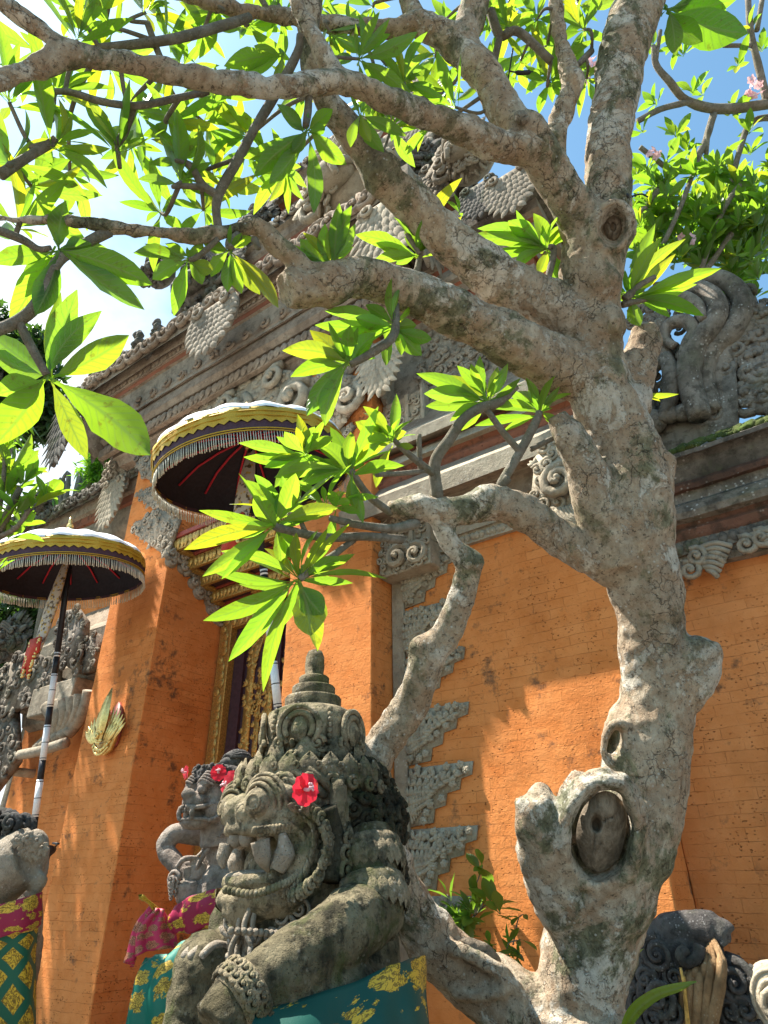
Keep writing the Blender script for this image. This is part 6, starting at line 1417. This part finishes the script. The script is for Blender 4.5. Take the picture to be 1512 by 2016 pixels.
for x, y, r in ((1296, 1878, .085), (1300, 1962, .11), (1272, 1925, .08), (1330, 1925, .06), (1290, 2005, .09), (1262, 1975, .06), (1255, 1905, .05), (1325, 1990, .07)): curl(m, Z(x, y, -.16), XA, ZA, -YA, r, 1.5, 1.9, .22, 1, 0, .35, 28)
for x, y, r in ((1450, 1935, .10), (1470, 1985, .09), (1440, 1990, .08), (1480, 1930, .06)): curl(m, Z(x, y, -.05), XA, ZA, -YA, r, 1.5, 1.9, .24, -1, 0, .35, 28)
ell(m, Z(1455, 1985, .1), (.16, .1, .25)); tube(m, spline([Z(1352, 1868, -.14), Z(1340, 1880, -.16), Z(1350, 1895, -.15), Z(1372, 1885, -.14), Z(1378, 1862, -.12)]), .03, 8)
for k in range(60): ell(m, Z(random.uniform(1245, 1330), random.uniform(1910, 2016), -.14), [random.uniform(.012, .03)]*3, None, 6, 5)
m.build('curls', MT['wet'], cs)
m = M()
for k in range(13): tube(m, spline([Z(1402-k*1.4, 1842+k*4, -.05), Z(1422-k*6.4+3*math.sin(k*2), 1888+3*k, -.13-.02*math.sin(k*1.7)), Z(1420-k*6.2, 1940, -.15-.025*math.sin(k*2.1)), Z(1402-k*5, 2030, -.13-.02*(k % 2))]), [.012]*6+[.020]*6+[.023]*7, 8)
m.build('folds', MT['ochre_stone'], cs)
m = M()
for k in range(26): ell(m, Z(1346+k*.35, 1925+k*4.2, -.2), [.011]*3, None, 6, 5)
tube(m, spline([Z(1340, 1905, -.2), Z(1348, 1950, -.21), Z(1358, 2030, -.2)]), .008, 5); m.build('chain', MT['gold'], cs)
wsn = thing('carved_stone', 'pale carved stone scroll at the right edge beside the dark stone head', 'carving', tuple(PY(1506, 2016, 4.4)*np.array([1, 1, 0])))
m = M(); O = np.array(PY(1530, 1968, 4.4))
ell(m, O, (.135, .06, .165), None, 22, 14)
for r_ in (.75, .5): tube(m, [O+XA*.135*r_*math.cos(a)+ZA*.165*r_*math.sin(a)-YA*.06*math.sqrt(1-r_*r_) for a in np.linspace(0, 2*np.pi, 28)], .011, 7, 0, False)
curl(m, O-YA*.05+XA*.0-ZA*.02, XA, ZA, -YA, .075, .5, 1.5, .25)
m.build('rim', MT['stone_pale'], wsn)
m = M(); lathe(m, [(.0, -.035), (.08, -.02), (.135, .0), (.14, .06)], 24, rot_to((0, 1, 0)), O); rough_box(m, O[0]-.16, O[0]+.25, 4.43, 4.7, 0, O[2], .15, .01); m.build('scroll', MT['stone_pale'], wsn)

# ------------------------------------------------------------------ small plants on the wall
def plant(name, label, cat, stems, mat='leaf_mid', L=.12, Wd=.3, col=None):
    t = None
    for i, (pts, n) in enumerate(stems):
        P = spline([PY(x, y, Y) for x, y, Y in pts], 8)
        if t is None: t = thing(name, label, cat, tuple(P[0]))
        m = M(); tube(m, P, np.linspace(.006, .003, len(P)), 5); m.build('stem', MT['twig'], t)
        m = M()
        for k in range(n):
            p = P[int((.2+.8*k/max(n-1, 1))*(len(P)-1))]; d = UP(rng.normal(0, 1, 3)+np.array([0, -.7, .15])); l = L*random.uniform(.7, 1.2)
            leaf(m, p, p+d*l, l*Wd*random.uniform(.85, 1.3), None, .08, .15, col or lcol(0, 0))
        m.build('leaves', MT[mat], t)
    return t
plant('wall_plant', 'glossy leafed plant growing out of the orange wall below the floral reliefs', 'plant', [([(915, 1830, 4.95), (925, 1780, 4.85), (945, 1720, 4.8), (950, 1705, 4.8)], 12), ([(910, 1830, 4.95), (900, 1800, 4.82), (880, 1760, 4.78)], 10), ([(920, 1820, 4.95), (960, 1780, 4.8), (985, 1800, 4.75)], 14), ([(905, 1830, 4.95), (895, 1850, 4.8), (900, 1870, 4.75)], 16), ([(915, 1840, 4.95), (920, 1815, 4.75), (935, 1800, 4.7)], 18), ([(900, 1820, 4.95), (890, 1805, 4.8), (870, 1820, 4.78)], 12)], 'leaf_mid', .17, .36, (.55, .6, .8))
plant('wall_plant', 'small bushy plant beside the base of the trunk, under the larger wall plant', 'plant', [([(1005, 1900, 4.7), (1000, 1860, 4.6), (1025, 1850, 4.55)], 8), ([(1000, 1900, 4.7), (975, 1880, 4.6), (965, 1860, 4.6)], 10), ([(1010, 1905, 4.7), (1022, 1880, 4.6), (1030, 1890, 4.55)], 8), ([(1010, 1860, 4.95), (1020, 1810, 4.9), (1030, 1800, 4.85)], 5)], 'leaf_mid', .14, .36, (.45, .55, .7))
o = thing('strap_leaf_plant', 'long green strap leaf arching up at the bottom edge beside the dark carved stone', 'plant', tuple(PD(1215, 2100, 2.2)))
m = M(); P = spline([PD(1215, 2100, 2.2), PD(1240, 2010, 2.18), (PD(1285, 1965, 2.16)), PD(1340, 1945, 2.14), PD(1372, 1934, 2.14)], 6); wdt = np.interp(np.linspace(0, 1, len(P)), [0, .3, .7, 1], [.016, .02, .014, .001]); V = []; uv = []
for p, w_ in zip(P, wdt):
    for c in (-1, 0, 1): V.append(p+UP([-.4, -.3, .8])*c*w_+_f*abs(c)*.006); uv.append((c, .5))
m.add(V, [(i*3+j, i*3+j+1, (i+1)*3+j+1, (i+1)*3+j) for i in range(len(P)-1) for j in (0, 1)], 0, uv); m.build('blade', MT['leaf'], o)
m = M(); leaf(m, PD(1268, 1868, 3.4), PD(1243, 1893, 3.35), .035, None, .1, .2, (1.3, 1.1, .8)); o = m.build('fallen_leaf', MT['leaf'], None, True, PD(1268, 1868, 3.4)); tag(o, 'small bright yellow green leaf caught on the dark carved stone', 'leaf')

# ------------------------------------------------------------------ trees beyond
def canopy_twigs(name, label, root, brs, whs, L, grp=None, mat='leaf', col_m='twig', k=8):
    t = thing(name, label, 'tree', root, grp); m = M()
    tube(m, spline([np.array(root), PD(*brs[0][0][:2], brs[0][0][3])*np.array([1, 1, .5]), PD(*brs[0][0][:2], brs[0][0][3])], 6), np.linspace(.16, .05, 13), 10)
    m.build('trunk', MT[col_m], t)
    for b in brs: m = M(); limb(m, b, 7, 5, .12); m.build('branch', MT[col_m], t)
    for x, y, D, n in whs: whorl(x, y, D, n, L, None, 1.1, mat, t, .33, None, .05)
    return t
rt = [[(1560, 190, 9, 7.2), (1512, 205, 10, 7.2), (1415, 215, 10, 7.2), (1352, 198, 8, 7.1), (1318, 160, 7, 7.0), (1292, 128, 6, 7.0), (1286, 90, 5, 7.0)], [(1360, 200, 6, 7.1), (1300, 215, 6, 7.0), (1256, 238, 6, 6.9)], [(1405, 225, 7, 7.2), (1378, 300, 7, 7.1), (1320, 345, 6, 7.0), (1258, 425, 6, 6.9)],
      [(1472, -20, 6, 7.2), (1478, 60, 6, 7.2), (1496, 140, 7, 7.2), (1512, 205, 8, 7.2)], [(1500, 0, 5, 7.3), (1490, 60, 5, 7.25)], [(1540, 230, 7, 7.4), (1480, 240, 6, 7.3), (1455, 300, 6, 7.2), (1440, 360, 5, 7.2)], [(1395, 250, 5, 7.1), (1390, 310, 4, 7.1)], [(1330, 345, 5, 7.0), (1260, 290, 5, 6.9)], [(1290, 130, 4, 7.0), (1300, 60, 4, 7.0)], [(1480, 90, 4, 7.2), (1425, 90, 4, 7.1)], [(1440, 460, 6, 7.0), (1380, 540, 5, 7.0), (1420, 420, 6, 7.0), (1460, 360, 6, 7.2)], [(1260, 570, 5, 6.9), (1330, 430, 5, 6.9), (1380, 300, 5, 7.1)]]
rw_ = [(1330, 92, 7.0, 7), (1345, 110, 7.1, 6), (1420, 86, 7.1, 6), (1452, 130, 7.2, 6), (1364, 182, 7.0, 6), (1385, 188, 7.1, 6), (1292, 205, 6.9, 7), (1440, 222, 7.2, 7), (1475, 262, 7.2, 7), (1330, 268, 7.0, 8), (1352, 300, 7.0, 8), (1275, 335, 6.9, 7), (1310, 322, 6.9, 6), (1286, 90, 7.0, 6), (1265, 260, 6.9, 5), (1500, 100, 7.3, 6), (1480, 60, 7.2, 6)]
for k in range(95): rw_.append((random.uniform(1250, 1530), random.uniform(330, 590) if random.random() < .85 else random.uniform(560, 700), random.uniform(6.8, 7.6), random.randint(8, 11)))
for k in range(110): rw_.append((random.gauss(1430, 70), random.gauss(470, 60), random.uniform(6.9, 7.9), random.randint(9, 12)))
for k in range(16): rw_.append((random.uniform(1245, 1360), random.uniform(400, 520), random.uniform(6.8, 7.4), random.randint(8, 11)))
rw_ = [q for q in rw_ if not (q[1] > 525 and q[0] < 1440) and q[1] < 600]
t2 = canopy_twigs('frangipani_tree', 'slender frangipani with thin pale twigs and pink blossoms behind the right wall', (PD(1560, 190, 7.2)[0]+.3, PD(1560, 190, 7.2)[1]+.2, 0), rt, rw_, .27)
for x, y, D in ((1480, 165, 7.1), (1492, 172, 7.1), (1478, 180, 7.1), (1360, 472, 6.8), (1300, 300, 6.9), (1156, 130, 6.9), (1164, 140, 6.9), (1152, 148, 6.9)):
    c = PD(x, y, D); m = M()
    for q in range(4):
        cc = c+rng.normal(0, .05, 3); d = UP(rng.normal(0, 1, 3)+np.array([0, -.5, -.3])); U = UP(np.cross(d, ZA)); V = np.cross(d, U)
        for k in range(5):
            a = k*1.2566; ax = U*math.cos(a)+V*math.sin(a)+d*.35; leaf(m, cc, cc+ax*.05, .036, d, .05, .1, (1, 1, 1))
    m.build('blossom', MT['pink'], t2)
def leafmass(name, label, root, blobs, n, L, W, mat, grp=None, col=(1, 1, 1), droop=-.2, trunkto=None):
    t = thing(name, label, 'tree', tuple(root), grp); m = M(); top = np.mean([b[0] for b in blobs], 0)
    tube(m, spline([np.array(root, float), (np.array(root)+top)/2+np.array([.2, .1, 0]), top]), np.linspace(.22, .05, 13), 8)
    for c, r in blobs: tube(m, spline([(np.array(root)+top)/2, (np.array(c)+top)/2, np.array(c)]), np.linspace(.09, .02, 13), 6)
    m.build('trunk', MT['twig'], t); m = M()
    for c, r in blobs:
        c = np.array(c, float); r = np.array(r, float)
        for k in range(n):
            d = UP(rng.normal(0, 1, 3)); q = c+d*r*random.random()**.45
            if mnoise.noise(Vector(q*1.1)) < -.18: continue
            for s in range(5):
                ax = UP(rng.normal(0, 1, 3)+np.array([0, 0, droop])); l = L*random.uniform(.6, 1.2); k_ = random.uniform(.7, 1.2)
                e = q+ax*l; sd = UP(np.cross(ax, rng.normal(0, 1, 3)))*l*W*.5; md = q+ax*l*.45
                m.add([q, md+sd, e, md-sd], [(0, 1, 2, 3)], 0, [(0, 0), (1, .5), (0, 1), (-1, .5)], tuple(np.array(col)*k_))
    m.build('crown', MT[mat], t); return t
B = lambda x, y, D, r: (PD(x, y, D), (r, r, r*.8))
r0 = PD(20, 900, 16); leafmass('broadleaf_tree', 'dark green tall tree far behind at the left edge, against the sky', (r0[0], r0[1], 0), [B(20, 720, 16, 1.0), B(70, 800, 16, .75), B(90, 830, 16, .55), B(10, 820, 16, 1.0), B(40, 690, 16, .8), B(-40, 760, 16, 1.2), B(60, 740, 16, .7), B(-10, 640, 16, .7)], 340, .30, .34, 'leaf_dark', 'trees beyond the left wall')
r0 = PD(20, 1240, 17); leafmass('broadleaf_tree', 'dark leafy tree below the left umbrella, behind the carved tower', (r0[0], r0[1], 0), [B(20, 1240, 17, 1.15), B(50, 1270, 17, .8), B(-20, 1280, 17, 1.2), B(40, 1200, 17, .9), B(10, 1320, 17, 1.1), B(70, 1230, 17, .55)], 340, .34, .36, 'leaf_dark', 'trees beyond the left wall')
r0 = PD(170, 960, 13); leafmass('broadleaf_tree', 'light green bamboo like tree rising behind the left wall cornice', (r0[0], r0[1], 0), [B(180, 935, 13, .42), B(205, 915, 13, .35), B(150, 955, 13, .35), B(110, 965, 13, .4), B(215, 895, 13, .22), B(90, 985, 13, .4)], 200, .26, .16, 'leaf_mid', 'trees beyond the left wall', (.8, 1., .8))
m0 = [[(-60, 1120, 12, 4.8), (-10, 1060, 10, 4.8), (20, 1000, 8, 4.7), (40, 960, 6, 4.7)], [(-10, 1060, 6, 4.8), (30, 1040, 5, 4.7), (60, 1000, 5, 4.7)], [(-10, 1055, 6, 4.8), (5, 960, 5, 4.7), (10, 900, 4, 4.7)], [(-20, 1080, 6, 4.8), (-5, 1130, 5, 4.8)]]
canopy_twigs('frangipani_tree', 'bright green young frangipani at the left edge above the left umbrella', (PD(-60, 1120, 4.8)[0], PD(-60, 1120, 4.8)[1], 0), m0, [(45, 955, 4.7, 10), (20, 930, 4.7, 9), (62, 1000, 4.7, 9), (8, 895, 4.7, 9), (10, 980, 4.7, 9), (-10, 940, 4.7, 9), (30, 1010, 4.7, 8), (-5, 1040, 4.7, 9), (15, 1060, 4.75, 8), (90, 985, 4.75, 7), (-10, 1130, 4.8, 8), (40, 1035, 4.75, 7)], .27)

leafmass('broadleaf_tree', 'spreading tree left of the court that dapples the left pier with shade', (-11.2, 2.6, 0), [((-10.6, 3.1, 7.2), (.8, .6, .5)), ((-11.4, 2.8, 6.6), (.7, .6, .6)), ((-10.2, 3.4, 8.3), (.6, .5, .5)), ((-11.0, 3.0, 5.4), (.6, .5, .5))], 60, .5, .22, 'leaf_mid', 'trees beyond the left wall', (.7, .8, .7), -1.6)
